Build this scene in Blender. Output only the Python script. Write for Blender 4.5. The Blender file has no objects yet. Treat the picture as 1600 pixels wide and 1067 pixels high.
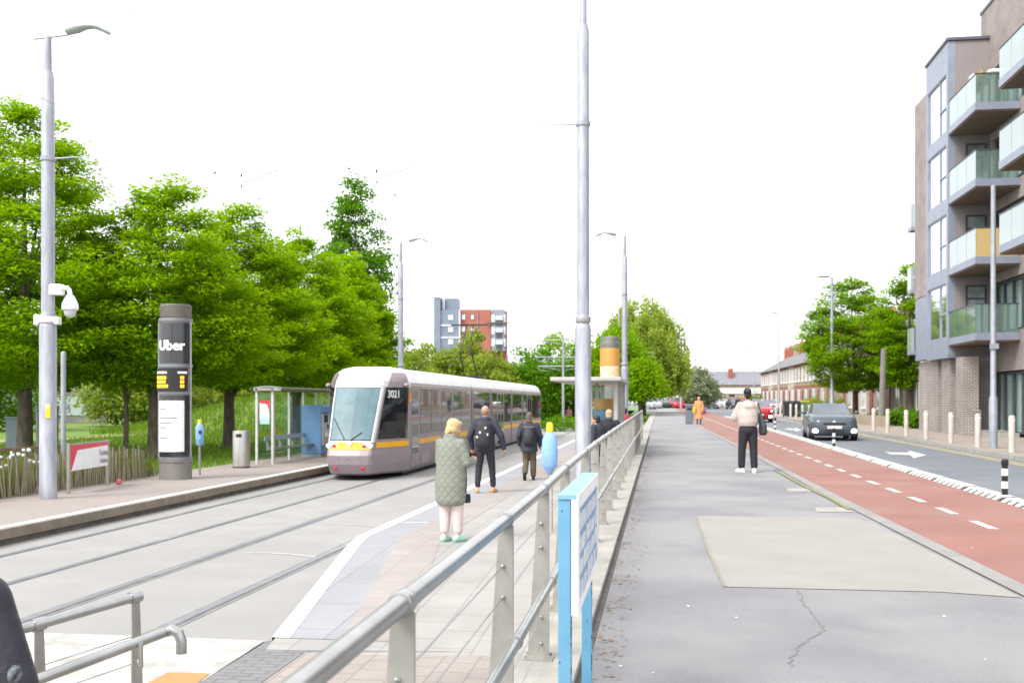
import bpy, bmesh, math, random
import numpy as np
from mathutils import Vector, Matrix
random.seed(7); np.random.seed(7)
R = math.radians
SC = bpy.context.scene
COL = SC.collection

# ------------------------------------------------------------------ camera
F, CXP, HOR = 1650.0, 800.0, 627.0          # focal length in pixels of the 1600 px photo, image centre, horizon row
H = 2.2                                     # eye height above the tram track
PSI = math.atan(232.0 / F)                  # camera turned this far left of the street direction (+Y)
cs, sn = math.cos(PSI), math.sin(PSI)
cam = bpy.data.cameras.new('camera'); cam_o = bpy.data.objects.new('camera', cam); COL.objects.link(cam_o)
cam.sensor_width = 36.0; cam.lens = F / 1600 * 36.0
cam.shift_y = (HOR - 533.5) / 1600.0
cam.clip_start = 0.1; cam.clip_end = 3000
cam_o.location = (0, 0, H); cam_o.rotation_euler = (R(90), 0, PSI)
cam.dof.use_dof = True; cam.dof.focus_distance = 7.0; cam.dof.aperture_fstop = 4.5
SC.camera = cam_o
SC.cycles.transparent_max_bounces = 40

# ------------------------------------------------------------------ world, sun, exposure
SUN_EL, SUN_AZ = R(48), R(218)              # azimuth measured clockwise from +Y
w = bpy.data.worlds.new('World'); SC.world = w; w.use_nodes = True
nt = w.node_tree; nt.nodes.clear()
sky = nt.nodes.new('ShaderNodeTexSky'); sky.sky_type = 'NISHITA'; sky.sun_disc = False
sky.sun_elevation = SUN_EL; sky.sun_rotation = SUN_AZ
sky.air_density = 1.0; sky.dust_density = 4.0; sky.ozone_density = 1.0
hsv = nt.nodes.new('ShaderNodeHueSaturation'); hsv.inputs['Saturation'].default_value = 0.22   # overcast: little blue
mixn = nt.nodes.new('ShaderNodeMix'); mixn.data_type = 'RGBA'; mixn.inputs[0].default_value = 0.6
mixn.inputs[7].default_value = (8.2, 8.3, 8.6, 1)                                                # even white cloud layer
bg = nt.nodes.new('ShaderNodeBackground'); bg.inputs['Strength'].default_value = 0.12
wo = nt.nodes.new('ShaderNodeOutputWorld')
nt.links.new(sky.outputs[0], hsv.inputs['Color']); nt.links.new(hsv.outputs[0], mixn.inputs[6])
nt.links.new(mixn.outputs[2], bg.inputs['Color']); nt.links.new(bg.outputs[0], wo.inputs[0])
sl = bpy.data.lights.new('sun', 'SUN'); sl.energy = 1.3; sl.angle = R(22); sl.color = (1, .96, .9)
so = bpy.data.objects.new('sun', sl); COL.objects.link(so)
sd = Vector((math.sin(SUN_AZ) * math.cos(SUN_EL), math.cos(SUN_AZ) * math.cos(SUN_EL), math.sin(SUN_EL)))
so.rotation_euler = sd.to_track_quat('Z', 'Y').to_euler(); so.location = (0, 0, 40)
SC.view_settings.view_transform = 'Standard'; SC.view_settings.look = 'None'
SC.view_settings.gamma = 1; SC.view_settings.exposure = 1.3; SC.view_settings.use_curve_mapping = False

# ------------------------------------------------------------------ photo pixels to real places
def ray(px, py):
    t = (px - CXP) / F; u = (HOR - py) / F
    return Vector((-sn + t * cs, cs + t * sn, u))
def G(px, py, Z0=0.0, g=0.0):               # where the ground plane z = Z0 + g*y shows at this pixel
    d = ray(px, py); k = (Z0 - H) / (d.z - g * d.y)
    return Vector((0, 0, H)) + d * k
def YX(px, X):                              # y of a vertical plane x = X seen in pixel column px
    d = ray(px, HOR); return X * d.y / d.x
def depth(p): return -sn * p[0] + cs * p[1]
def ZP(py, p):                              # height of the point above p seen in row py
    return H + (HOR - py) * depth(p) / F
def D(px, d):                               # x,y at pixel column px and camera depth d
    v = ray(px, HOR) * d; return Vector((v.x, v.y, 0))
GR = 0.004
FOOT, ROAD = 0.65, 0.53
def zf(y, z0=FOOT): return z0 + GR * y
def FG(px, py, z0=FOOT): return G(px, py, z0, GR)

# ------------------------------------------------------------------ materials
def s2l(c): return tuple(((v / 255) / 12.92 if v / 255 < .04045 else ((v / 255 + .055) / 1.055) ** 2.4) for v in c)
MATS = {}
def pm(name, c1, c2=None, scale=3.0, rough=.6, metal=0.0, bump=0.0, bscale=40.0, spec=.5, detail=5, c3=None, scale3=.4, stretch=None, amt3=.6):
    if name in MATS: return MATS[name]
    m = bpy.data.materials.new(name); m.use_nodes = True; n = m.node_tree; b = n.nodes['Principled BSDF']
    b.inputs['Roughness'].default_value = rough; b.inputs['Metallic'].default_value = metal
    b.inputs['Specular IOR Level'].default_value = spec
    tc = n.nodes.new('ShaderNodeTexCoord'); co = tc.outputs['Object']
    if stretch:
        mp = n.nodes.new('ShaderNodeMapping'); mp.inputs['Scale'].default_value = stretch
        n.links.new(co, mp.inputs[0]); co = mp.outputs[0]
    if c2 is None:
        c2 = tuple(v * .86 for v in c1)
    tx = n.nodes.new('ShaderNodeTexNoise'); tx.inputs['Scale'].default_value = scale; tx.inputs['Detail'].default_value = detail
    tx.inputs['Roughness'].default_value = .6
    n.links.new(co, tx.inputs['Vector'])
    rp = n.nodes.new('ShaderNodeValToRGB'); rp.color_ramp.elements[0].position = .36; rp.color_ramp.elements[1].position = .64
    rp.color_ramp.elements[0].color = (*c2, 1); rp.color_ramp.elements[1].color = (*c1, 1)
    n.links.new(tx.outputs['Fac'], rp.inputs[0]); out = rp.outputs[0]
    if c3 is not None:
        t3 = n.nodes.new('ShaderNodeTexNoise'); t3.inputs['Scale'].default_value = scale3; t3.inputs['Detail'].default_value = 3
        n.links.new(co, t3.inputs['Vector'])
        r3 = n.nodes.new('ShaderNodeMapRange'); r3.inputs[1].default_value = .45; r3.inputs[2].default_value = .62; r3.inputs[4].default_value = amt3
        n.links.new(t3.outputs['Fac'], r3.inputs[0])
        mx = n.nodes.new('ShaderNodeMix'); mx.data_type = 'RGBA'; mx.inputs[7].default_value = (*c3, 1)
        n.links.new(r3.outputs[0], mx.inputs[0]); n.links.new(out, mx.inputs[6]); out = mx.outputs[2]
    n.links.new(out, b.inputs['Base Color'])
    if bump:
        t2 = n.nodes.new('ShaderNodeTexNoise'); t2.inputs['Scale'].default_value = bscale; t2.inputs['Detail'].default_value = 4
        n.links.new(co, t2.inputs['Vector'])
        bp = n.nodes.new('ShaderNodeBump'); bp.inputs['Strength'].default_value = bump; bp.inputs['Distance'].default_value = .02
        n.links.new(t2.outputs['Fac'], bp.inputs['Height']); n.links.new(bp.outputs[0], b.inputs['Normal'])
    MATS[name] = m; return m

def brickmat(name, c1, c2, mortar, bw=.225, bh=.075, ms=.012, axis='z', rough=.85, off=.5, noise=.35):
    """bricks or paving laid in the plane whose up axis is z (walls) or y (paving)"""
    if name in MATS: return MATS[name]
    m = bpy.data.materials.new(name); m.use_nodes = True; n = m.node_tree; b = n.nodes['Principled BSDF']
    b.inputs['Roughness'].default_value = rough
    tc = n.nodes.new('ShaderNodeTexCoord'); sp = n.nodes.new('ShaderNodeSeparateXYZ'); n.links.new(tc.outputs['Object'], sp.inputs[0])
    cb = n.nodes.new('ShaderNodeCombineXYZ')
    if axis == 'z':
        ad = n.nodes.new('ShaderNodeMath'); ad.operation = 'ADD'
        n.links.new(sp.outputs[0], ad.inputs[0]); n.links.new(sp.outputs[1], ad.inputs[1])
        n.links.new(ad.outputs[0], cb.inputs[0]); n.links.new(sp.outputs[2], cb.inputs[1])
    elif axis == 'y':
        n.links.new(sp.outputs[0], cb.inputs[0]); n.links.new(sp.outputs[1], cb.inputs[1])
    else:
        n.links.new(sp.outputs[1], cb.inputs[0]); n.links.new(sp.outputs[0], cb.inputs[1])
    br = n.nodes.new('ShaderNodeTexBrick'); br.offset = off
    br.inputs['Scale'].default_value = 1; br.inputs['Brick Width'].default_value = bw; br.inputs['Row Height'].default_value = bh
    br.inputs['Mortar Size'].default_value = ms; br.inputs['Color1'].default_value = (*c1, 1); br.inputs['Color2'].default_value = (*c2, 1)
    br.inputs['Mortar'].default_value = (*mortar, 1); br.inputs['Bias'].default_value = -.1
    n.links.new(cb.outputs[0], br.inputs['Vector'])
    tx = n.nodes.new('ShaderNodeTexNoise'); tx.inputs['Scale'].default_value = .9; tx.inputs['Detail'].default_value = 8; tx.inputs['Roughness'].default_value = .7
    n.links.new(tc.outputs['Object'], tx.inputs['Vector'])
    mr = n.nodes.new('ShaderNodeMapRange'); mr.inputs[1].default_value = .3; mr.inputs[2].default_value = .7
    mr.inputs[3].default_value = 1 - noise; mr.inputs[4].default_value = 1 + noise * .4
    n.links.new(tx.outputs['Fac'], mr.inputs[0])
    mx = n.nodes.new('ShaderNodeVectorMath'); mx.operation = 'SCALE'
    n.links.new(br.outputs['Color'], mx.inputs[0]); n.links.new(mr.outputs[0], mx.inputs['Scale'])
    n.links.new(mx.outputs[0], b.inputs['Base Color'])
    bp = n.nodes.new('ShaderNodeBump'); bp.inputs['Strength'].default_value = .4; bp.inputs['Distance'].default_value = .01; bp.invert = True
    n.links.new(br.outputs['Fac'], bp.inputs['Height']); n.links.new(bp.outputs[0], b.inputs['Normal'])
    MATS[name] = m; return m

def leafmat(name, c, var=.35, trans=.35):
    if name in MATS: return MATS[name]
    m = bpy.data.materials.new(name); m.use_nodes = True; n = m.node_tree; n.nodes.clear()
    ge = n.nodes.new('ShaderNodeNewGeometry'); oi = n.nodes.new('ShaderNodeTexCoord')
    rp = n.nodes.new('ShaderNodeValToRGB'); e = rp.color_ramp.elements
    e[0].color = (c[0] * (1 - var), c[1] * (1 - var * .8), c[2] * (1 - var * .5), 1); e[1].color = (c[0] * (1 + var * 1.2), c[1] * (1 + var * .7), c[2] * (1 + var * .3), 1)
    tx = n.nodes.new('ShaderNodeTexNoise'); tx.inputs['Scale'].default_value = .8; tx.inputs['Detail'].default_value = 3
    n.links.new(oi.outputs['Object'], tx.inputs['Vector'])
    ad = n.nodes.new('ShaderNodeMath'); ad.operation = 'MULTIPLY_ADD'; ad.inputs[1].default_value = .55
    n.links.new(ge.outputs['Random Per Island'], ad.inputs[0])
    ml = n.nodes.new('ShaderNodeMath'); ml.operation = 'MULTIPLY'; ml.inputs[1].default_value = .45
    n.links.new(tx.outputs['Fac'], ml.inputs[0]); n.links.new(ml.outputs[0], ad.inputs[2])
    n.links.new(ad.outputs[0], rp.inputs[0])
    df = n.nodes.new('ShaderNodeBsdfPrincipled'); df.inputs['Roughness'].default_value = .5; df.inputs['Specular IOR Level'].default_value = .06
    tr = n.nodes.new('ShaderNodeBsdfTranslucent'); mx = n.nodes.new('ShaderNodeMixShader'); mx.inputs[0].default_value = trans
    n.links.new(rp.outputs[0], df.inputs['Base Color']); n.links.new(rp.outputs[0], tr.inputs['Color'])
    o = n.nodes.new('ShaderNodeOutputMaterial')
    n.links.new(df.outputs[0], mx.inputs[1]); n.links.new(tr.outputs[0], mx.inputs[2]); n.links.new(mx.outputs[0], o.inputs[0])
    MATS[name] = m; return m

def clearglass(name, tint=(.9, .97, .95), refl=.12, frost=None, frost_amt=0.0, ior=1.5):
    if name in MATS: return MATS[name]
    m = bpy.data.materials.new(name); m.use_nodes = True; n = m.node_tree; n.nodes.clear()
    t = n.nodes.new('ShaderNodeBsdfTransparent'); t.inputs[0].default_value = (*tint, 1)
    g = n.nodes.new('ShaderNodeBsdfGlossy'); g.inputs['Roughness'].default_value = .03; g.inputs['Color'].default_value = (.9, .95, .95, 1)
    fr = n.nodes.new('ShaderNodeFresnel'); fr.inputs['IOR'].default_value = ior
    ad = n.nodes.new('ShaderNodeMath'); ad.inputs[1].default_value = refl; ad.use_clamp = True
    n.links.new(fr.outputs[0], ad.inputs[0])
    ge = n.nodes.new('ShaderNodeNewGeometry'); iv = n.nodes.new('ShaderNodeMath'); iv.operation = 'SUBTRACT'; iv.inputs[0].default_value = 1.0
    n.links.new(ge.outputs['Backfacing'], iv.inputs[1])
    mu = n.nodes.new('ShaderNodeMath'); mu.operation = 'MULTIPLY'; n.links.new(ad.outputs[0], mu.inputs[0]); n.links.new(iv.outputs[0], mu.inputs[1])
    mx = n.nodes.new('ShaderNodeMixShader'); n.links.new(mu.outputs[0], mx.inputs[0])
    src = t.outputs[0]
    if frost:
        d = n.nodes.new('ShaderNodeBsdfDiffuse'); d.inputs[0].default_value = (*frost, 1)
        m2 = n.nodes.new('ShaderNodeMixShader'); m2.inputs[0].default_value = frost_amt
        n.links.new(t.outputs[0], m2.inputs[1]); n.links.new(d.outputs[0], m2.inputs[2]); src = m2.outputs[0]
    n.links.new(src, mx.inputs[1]); n.links.new(g.outputs[0], mx.inputs[2])
    o = n.nodes.new('ShaderNodeOutputMaterial'); n.links.new(mx.outputs[0], o.inputs[0])
    MATS[name] = m; return m

def emit(name, c, s):
    if name in MATS: return MATS[name]
    m = bpy.data.materials.new(name); m.use_nodes = True; b = m.node_tree.nodes['Principled BSDF']
    b.inputs['Base Color'].default_value = (*[min(1, v) for v in c], 1); b.inputs['Emission Color'].default_value = (*c, 1); b.inputs['Emission Strength'].default_value = s
    MATS[name] = m; return m

STEEL = pm('brushed_steel', (.36, .35, .32), (.28, .27, .25), 6, .40, .4, .05, 120)
STEELB = pm('satin_steel', (.42, .42, .41), (.33, .33, .32), 5, .30, .8, .03, 90)
GALV = pm('galvanised_steel', (.40, .41, .46), (.28, .29, .34), 2.5, .45, .3, .04, 60, stretch=(3, 3, .6))
GALVD = pm('weathered_grey_metal', (.34, .36, .40), (.27, .29, .33), 3, .5, .3)
WHITEP = pm('white_paint', (.80, .80, .80), (.70, .70, .70), 4, .5)
ROADW = pm('road_marking_white', (.55, .53, .50), (.36, .34, .32), 7, .7)
BLACKP = pm('black_plastic', (.018, .018, .02), (.012, .012, .014), 5, .45)
RUBBER = pm('black_rubber', (.025, .025, .025), None, 6, .8)
DGLASS = pm('dark_window_glass', (.025, .032, .035), (.018, .024, .026), .6, .04, 0, spec=.9)
REDP = pm('red_paint', (.55, .015, .02), None, 4, .4)
YELP = pm('yellow_plastic', (.85, .62, .02), None, 4, .45)
BARK = pm('bark', (.14, .115, .09), (.07, .055, .045), 6, .95, 0, .8, 25, stretch=(1, 1, .35))

# ------------------------------------------------------------------ mesh builder
class MB:
    def __init__(s): s.v = []; s.f = []; s.fm = []; s.mi = 0
    def add(s, vs, fs, M=None):
        o = len(s.v)
        s.v += [tuple(M @ Vector(p)) if M is not None else tuple(p) for p in vs]
        s.f += [tuple(i + o for i in f) for f in fs]; s.fm += [s.mi] * len(fs)
        return s
    def box(s, lo, hi, M=None):
        x0, y0, z0 = lo; x1, y1, z1 = hi
        return s.add([(x0, y0, z0), (x1, y0, z0), (x1, y1, z0), (x0, y1, z0), (x0, y0, z1), (x1, y0, z1), (x1, y1, z1), (x0, y1, z1)],
                     [(0, 3, 2, 1), (4, 5, 6, 7), (0, 1, 5, 4), (1, 2, 6, 5), (2, 3, 7, 6), (3, 0, 4, 7)], M)
    def quad(s, a, b, c, d, M=None): return s.add([a, b, c, d], [(0, 1, 2, 3)], M)
    def poly(s, pts, M=None): return s.add(pts, [tuple(range(len(pts)))], M)
    def prism(s, pts, h, M=None):            # extrude closed polygon (3-D points) by vector h
        n = len(pts); h = Vector(h); a = [Vector(p) for p in pts]; b = [p + h for p in a]
        return s.add(a + b, [tuple(range(n - 1, -1, -1)), tuple(range(n, 2 * n))] + [(i, (i + 1) % n, n + (i + 1) % n, n + i) for i in range(n)], M)
    def rings(s, rs, cap=True, M=None, closed=True):
        n = len(rs[0]); vs = [p for r in rs for p in r]; fs = []
        for k in range(len(rs) - 1):
            for i in range(n if closed else n - 1):
                j = (i + 1) % n; fs.append((k * n + i, k * n + j, (k + 1) * n + j, (k + 1) * n + i))
        if cap and closed:
            fs.append(tuple(range(n - 1, -1, -1))); fs.append(tuple((len(rs) - 1) * n + i for i in range(n)))
        return s.add(vs, fs, M)
    def cyl(s, p0, p1, r0, r1=None, n=16, M=None):
        return s.tube([p0, p1], [r0, r0 if r1 is None else r1], n, M)
    def tube(s, path, r, n=10, M=None):
        path = [Vector(p) for p in path]; rr = r if isinstance(r, (list, tuple)) else [r] * len(path)
        rs = []; up = None
        for i, p in enumerate(path):
            a = path[max(0, i - 1)]; b = path[min(len(path) - 1, i + 1)]; t = (b - a).normalized()
            if up is None:
                up = Vector((0, 0, 1)) if abs(t.z) < .9 else Vector((1, 0, 0))
            u = (up - t * up.dot(t)).normalized(); v = t.cross(u); up = u
            rs.append([p + (u * math.cos(2 * math.pi * k / n) + v * math.sin(2 * math.pi * k / n)) * rr[i] for k in range(n)])
        return s.rings(rs, True, M)
    def lathe(s, prof, c=(0, 0, 0), n=24, M=None):
        c = Vector(c)
        return s.rings([[c + Vector((r * math.cos(2 * math.pi * k / n), r * math.sin(2 * math.pi * k / n), z)) for k in range(n)] for r, z in prof], True, M)
    def ell(s, c, r, n=14, m=9, M=None):
        c = Vector(c); rs = []
        if not isinstance(r, (list, tuple)): r = (r, r, r)
        for j in range(1, m):
            a = -math.pi / 2 + math.pi * j / m
            rs.append([c + Vector((r[0] * math.cos(a) * math.cos(2 * math.pi * k / n), r[1] * math.cos(a) * math.sin(2 * math.pi * k / n), r[2] * math.sin(a))) for k in range(n)])
        return s.rings(rs, True, M)
    def cap(s, p0, p1, r0, r1=None, n=12):   # tapered capsule
        r1 = r0 if r1 is None else r1; p0 = Vector(p0); p1 = Vector(p1); t = (p1 - p0)
        if t.length < 1e-6: return s.ell(p0, r0)
        t.normalize(); path = []; rr = []
        for k in range(1, 5):
            a = math.pi / 2 * k / 4; path.append(p0 - t * r0 * math.cos(a)); rr.append(r0 * math.sin(a))
        for k in range(3, 0, -1):
            a = math.pi / 2 * k / 4
            if k == 3: path.append(p1); rr.append(r1)
            path.append(p1 + t * r1 * math.cos(a)); rr.append(r1 * math.sin(a))
        return s.tube(path, rr, n)
    def eloft(s, secs, n=18):                # secs: (cx,cy,z,rx,ry)
        return s.rings([[Vector((cx + rx * math.cos(2 * math.pi * k / n), cy + ry * math.sin(2 * math.pi * k / n), z)) for k in range(n)] for cx, cy, z, rx, ry in secs])
    def build(s, name, mats, parent=None, smooth=False, bevel=0, angle=35, seg=2):
        me = bpy.data.meshes.new(name); me.from_pydata(s.v, [], s.f)
        for m in (mats if isinstance(mats, (list, tuple)) else [mats]): me.materials.append(m)
        if s.mi or any(s.fm): me.polygons.foreach_set('material_index', s.fm)
        bm = bmesh.new(); bm.from_mesh(me); bmesh.ops.recalc_face_normals(bm, faces=bm.faces); bm.to_mesh(me); bm.free()
        if smooth: me.shade_smooth(); me.set_sharp_from_angle(angle=R(angle))
        o = bpy.data.objects.new(name, me); COL.objects.link(o)
        if parent is not None: o.parent = parent
        if bevel:
            b = o.modifiers.new('bevel', 'BEVEL'); b.width = bevel; b.segments = seg; b.limit_method = 'ANGLE'; b.angle_limit = R(40); b.harden_normals = False
        return o
def flat_up(o):                              # ground sheets face up
    me = o.data; bm = bmesh.new(); bm.from_mesh(me)
    for f in bm.faces:
        if f.normal.z < 0: f.normal_flip()
    bm.to_mesh(me); bm.free(); return o
def tag(o, label, cat, group=None, kind=None):
    o['label'] = label; o['category'] = cat
    if group: o['group'] = group
    if kind: o['kind'] = kind
    return o
def struct(o, label=None, cat=None):
    o['kind'] = 'structure'
    if label: o['label'] = label; o['category'] = cat
    return o
def thing(name, label, cat, loc=(0, 0, 0), rz=0.0, group=None):
    o = bpy.data.objects.new(name, None); COL.objects.link(o); o.location = loc; o.rotation_euler = (0, 0, rz)
    o.empty_display_size = .2
    return tag(o, label, cat, group)
def dup(root, loc, rz=0.0, label=None, scale=None, keep=None):
    kids = {}
    for o in bpy.data.objects:
        if o.parent: kids.setdefault(o.parent.name, []).append(o)
    def rec(o, par):
        c = o.copy(); COL.objects.link(c)
        if par is not None: c.parent = par
        for ch in kids.get(o.name, []):
            rec(ch, c)
        return c
    r = rec(root, None); r.location = loc; r.rotation_euler = (0, 0, rz)
    if label: r['label'] = label
    if scale: r.scale = (scale,) * 3 if not isinstance(scale, tuple) else scale
    return r
def text(sv, size, m, parent, loc, rot, name='lettering', depth=.004, bold=0.0, align='CENTER', shear=0):
    c = bpy.data.curves.new(name, 'FONT'); c.body = sv; c.size = size; c.extrude = depth; c.align_x = align; c.align_y = 'CENTER'; c.offset = bold; c.shear = shear; c.resolution_u = 4
    t = bpy.data.objects.new(name + '_tmp', c); COL.objects.link(t)
    dg = bpy.context.evaluated_depsgraph_get(); me = bpy.data.meshes.new_from_object(t.evaluated_get(dg)); bpy.data.objects.remove(t); bpy.data.curves.remove(c)
    me.materials.clear(); me.materials.append(m); me.name = name
    o = bpy.data.objects.new(name, me); COL.objects.link(o); o.parent = parent; o.location = loc; o.rotation_euler = rot
    return o
def blob(mb, name, m, parent, voxel=.012, it=4):
    o = mb.build(name, m, parent)
    r = o.modifiers.new('r', 'REMESH'); r.mode = 'VOXEL'; r.voxel_size = voxel
    s = o.modifiers.new('s', 'SMOOTH'); s.iterations = it; s.factor = .5
    dg = bpy.context.evaluated_depsgraph_get(); me = bpy.data.meshes.new_from_object(o.evaluated_get(dg))
    o.modifiers.clear(); old = o.data; o.data = me; bpy.data.meshes.remove(old); me.name = name
    if not me.materials: me.materials.append(m)
    me.shade_smooth(); return o
def sheet(name, pts, m, label=None, cat='ground'):
    o = flat_up(MB().poly(pts).build(name, m)); return struct(o, label, cat)
# ================================================================== THE SETTING
YE = 330.0
GRASS = pm('grass_lawn', (.125, .22, .016), (.075, .145, .010), 2.2, .9, 0, 1.0, 30, c3=(.16, .23, .03), scale3=.3)
TRACK = pm('track_concrete', (.30, .292, .28), (.262, .256, .246), 1.2, .85, 0, .4, 60, detail=9, c3=(.245, .24, .23), scale3=.25)
ASPH = pm('footpath_asphalt', (.25, .246, .254), (.195, .191, .20), .9, .85, 0, .7, 130, detail=12, c3=(.285, .281, .28), scale3=.5, amt3=.75)
ROADM = pm('road_asphalt', (.152, .166, .185), (.125, .138, .157), 1.2, .8, 0, .3, 90, c3=(.185, .20, .21), scale3=.2)
CYC = pm('cycle_red_asphalt', (.27, .128, .104), (.222, .105, .085), 1.1, .85, 0, .3, 100, c3=(.265, .165, .14), scale3=.45)
KERB = pm('kerb_concrete', (.36, .345, .31), (.27, .26, .235), 3, .85, 0, .4, 50)
PAVE = brickmat('platform_pavers', (.325, .31, .29), (.30, .287, .27), (.25, .238, .225), .6, .4, .010, 'x', .85, .5, .18)
GRANITE = brickmat('granite_slabs', (.29, .292, .31), (.255, .258, .275), (.22, .22, .225), 1.0, .6, .01, 'x', .8, .5, .15)
TACT = brickmat('tactile_pavers', (.32, .285, .265), (.295, .265, .248), (.27, .245, .23), .4, .4, .01, 'x', .85, 0, .15)
DBRICK = brickmat('dark_setts', (.20, .195, .20), (.17, .165, .17), (.13, .13, .13), .2, .1, .01, 'y', .85, .5, .2)
PAVR = brickmat('pavement_flags', (.33, .27, .225), (.29, .245, .21), (.2, .18, .16), .6, .45, .012, 'x', .85, .5, .22)

struct(flat_up(MB().poly([(-700, -60, -.06), (600, -60, -.06), (600, 1400, -.06), (-700, 1400, -.06)]).build('ground', GRASS)))
XE = -9.9                                                     # face of the left platform
PH = .25                                                      # platform height
# track bed
sheet('track_bed', [(XE - .1, -6, 0), (-.9, -6, 0), (-.9, 95, 0), (XE - .1, 95, 0)], TRACK)
sheet('track_bed', [(XE + .1, 95, .004), (-4.0, 95, .004), (-4.0, YE, .004), (XE + .1, YE, .004)], GRASS)
RAILM = pm('rail_steel', (.38, .39, .44), (.30, .31, .36), 5, .3, .55)
GROOVE = pm('rail_groove', (.12, .118, .115), (.09, .088, .086), 5, .7)
rails = [-9.28, -7.80, -6.32, -4.75]
for X, lb in zip(rails, ('embedded tram rail nearest the far left platform kerb', 'embedded tram rail running under the right side of the tram',
                         'embedded tram rail on the left of the empty near track', 'embedded tram rail beside the white edge of the near platform')):
    t = thing('tram_rail', lb, 'rail', (X, 0, 0), 0, 'steel rails set in the tram track concrete')
    h = .075 if X < -7 else .11
    MB().box((-h, -6, -.02), (h, YE, .005)).build('seal', pm('rail_seal', (.215, .21, .208), (.16, .157, .156), 5, .8), t)
    MB().box((-.055, -6, -.01), (.03, YE, .010)).build('rail_head', RAILM, t)
    MB().box((.032, -6, -.01), (.058, YE, .0078)).build('groove', GROOVE, t)

# far (left) platform
PLW = pm('left_platform_paving', (.29, .245, .22), (.255, .22, .20), 2.2, .9, 0, .3, 70, c3=(.265, .24, .225), scale3=.3)
PX = -12.95
o = MB().box((PX - .3, -6, -.04), (XE - .30, 76, PH)).build('tram_platform', PLW); struct(o)
o = MB().box((XE - .30, -6, .10), (XE, 76, PH + .002)).build('platform_edge', pm('platform_lip', (.225, .185, .145), (.17, .14, .11), 3, .9, 0, .4, 40)); struct(o)
o = MB().box((XE - .285, -6, PH - .01), (XE - .12, 76, PH + .007)).build('platform_edge_line', pm('platform_white_edge', (.82, .82, .81), (.72, .72, .72), 6, .7)); struct(o)
o = MB().box((XE - .29, -6, -.02), (XE - .06, 76, .102)).build('platform_wall', pm('recess_dark_concrete', (.15, .13, .11), (.09, .08, .07), 5, .95, 0, .5, 30)); struct(o)  # recessed wall below the lip gets a darker concrete colour
# park lawn and path behind it
sheet('park_lawn', [(-220, -40, PH - .03), (PX - .25, -40, PH - .03), (PX - .25, 420, PH - .03), (-220, 420, PH - .03)], GRASS)
PATHM = pm('park_path_gravel', (.40, .31, .24), (.34, .26, .2), 2, .95)
def strip(name, pts, wd, m, z, kindlab=None):
    mb = MB(); P = [Vector((p[0], p[1], 0)) for p in pts]; L = []; Rr = []
    for i, p in enumerate(P):
        t = (P[min(i + 1, len(P) - 1)] - P[max(i - 1, 0)]).normalized(); nn = Vector((-t.y, t.x, 0)) * wd / 2
        zz = z(p.y) if callable(z) else z
        L.append((p.x + nn.x, p.y + nn.y, zz)); Rr.append((p.x - nn.x, p.y - nn.y, zz))
    for i in range(len(P) - 1): mb.quad(L[i], L[i + 1], Rr[i + 1], Rr[i])
    return flat_up(mb.build(name, m))
# grassy bank rising behind the trees
mb = MB(); mc = D(455, 80); NXm, NYm = 28, 28
bank_h = lambda a, b: 2.5 * max(0, math.cos(a * math.pi / 2)) ** 1.3 * max(0, math.cos(b * math.pi / 2)) ** 1.1
gv = [[(mc.x + 7.5 * (2 * i / NXm - 1), mc.y + 18 * (2 * j / NYm - 1), PH - .06 + bank_h(2 * i / NXm - 1, 2 * j / NYm - 1) * (1 + .06 * math.sin(i * 1.7 + j)) ) for i in range(NXm + 1)] for j in range(NYm + 1)]
for j in range(NYm):
    for i in range(NXm): mb.quad(gv[j][i], gv[j][i + 1], gv[j + 1][i + 1], gv[j + 1][i])
struct(flat_up(mb.build('park_bank', GRASS, None, True)))
pa, pb, pc = G(-60, 690, PH), G(110, 685, PH), G(215, 678, PH)
struct(strip('park_path', [pa, pb, pc, pc + Vector((8, 22, 0))], 1.8, PATHM, PH - .024))
q = [G(140, 752, PH), G(215, 728, PH), G(330, 728, PH), G(372, 716, PH)]
struct(strip('side_path', [(-26, 27.5), (-17, 27.4), (-13.1, 27.3)], 2.6, pm('side_path_asphalt', (.27, .27, .28), None, 2, .9), PH - .026))

# near (right) platform: ramp from Y=8.5 to 14, then level
RX = -.86
def pz(y): return .04 + (PH - .04) * min(1, max(0, (y - 8.6) / 5.2))
K0, K1 = G(430, 1000, .04), G(568, 839, PH)                    # splayed white kerb end points
EX = -4.30
def pl_poly(name, left_off, right_off, m, dz, y0=8.6, y1=76, kind=True):
    """a band of the near platform between two offsets from its splayed left edge (None = the railing wall)"""
    ys = [y0 + (y1 - y0) * k / 60 for k in range(61)] if y1 > 40 else [y0 + (y1 - y0) * k / 12 for k in range(13)]
    ys = sorted(set(ys + [K0.y, K1.y, 13.8]))
    ys = [y for y in ys if y0 <= y <= y1]
    def ex(y):
        if y <= K1.y: return K0.x + (EX - K0.x) * (y - K0.y) / (K1.y - K0.y)
        return EX
    mb = MB()
    for a, b in zip(ys[:-1], ys[1:]):
        la, lb2 = ex(a) + left_off, ex(b) + left_off
        ra, rb = (RX, RX) if right_off is None else (ex(a) + right_off, ex(b) + right_off)
        mb.quad((la, a, pz(a) + dz), (lb2, b, pz(b) + dz), (rb, b, pz(b) + dz), (ra, a, pz(a) + dz))
    return struct(flat_up(mb.build(name, m)))
pl_poly('near_platform', 0.0, None, PAVE, 0)
pl_poly('granite_strip', 0.14, .62, GRANITE, .004, K0.y)
pl_poly('tactile_strip', .62, 1.22, TACT, .004, K0.y)
pl_poly('platform_edge_line', -.03, .14, MATS['platform_white_edge'], .008, K0.y)
mb = MB()
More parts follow.
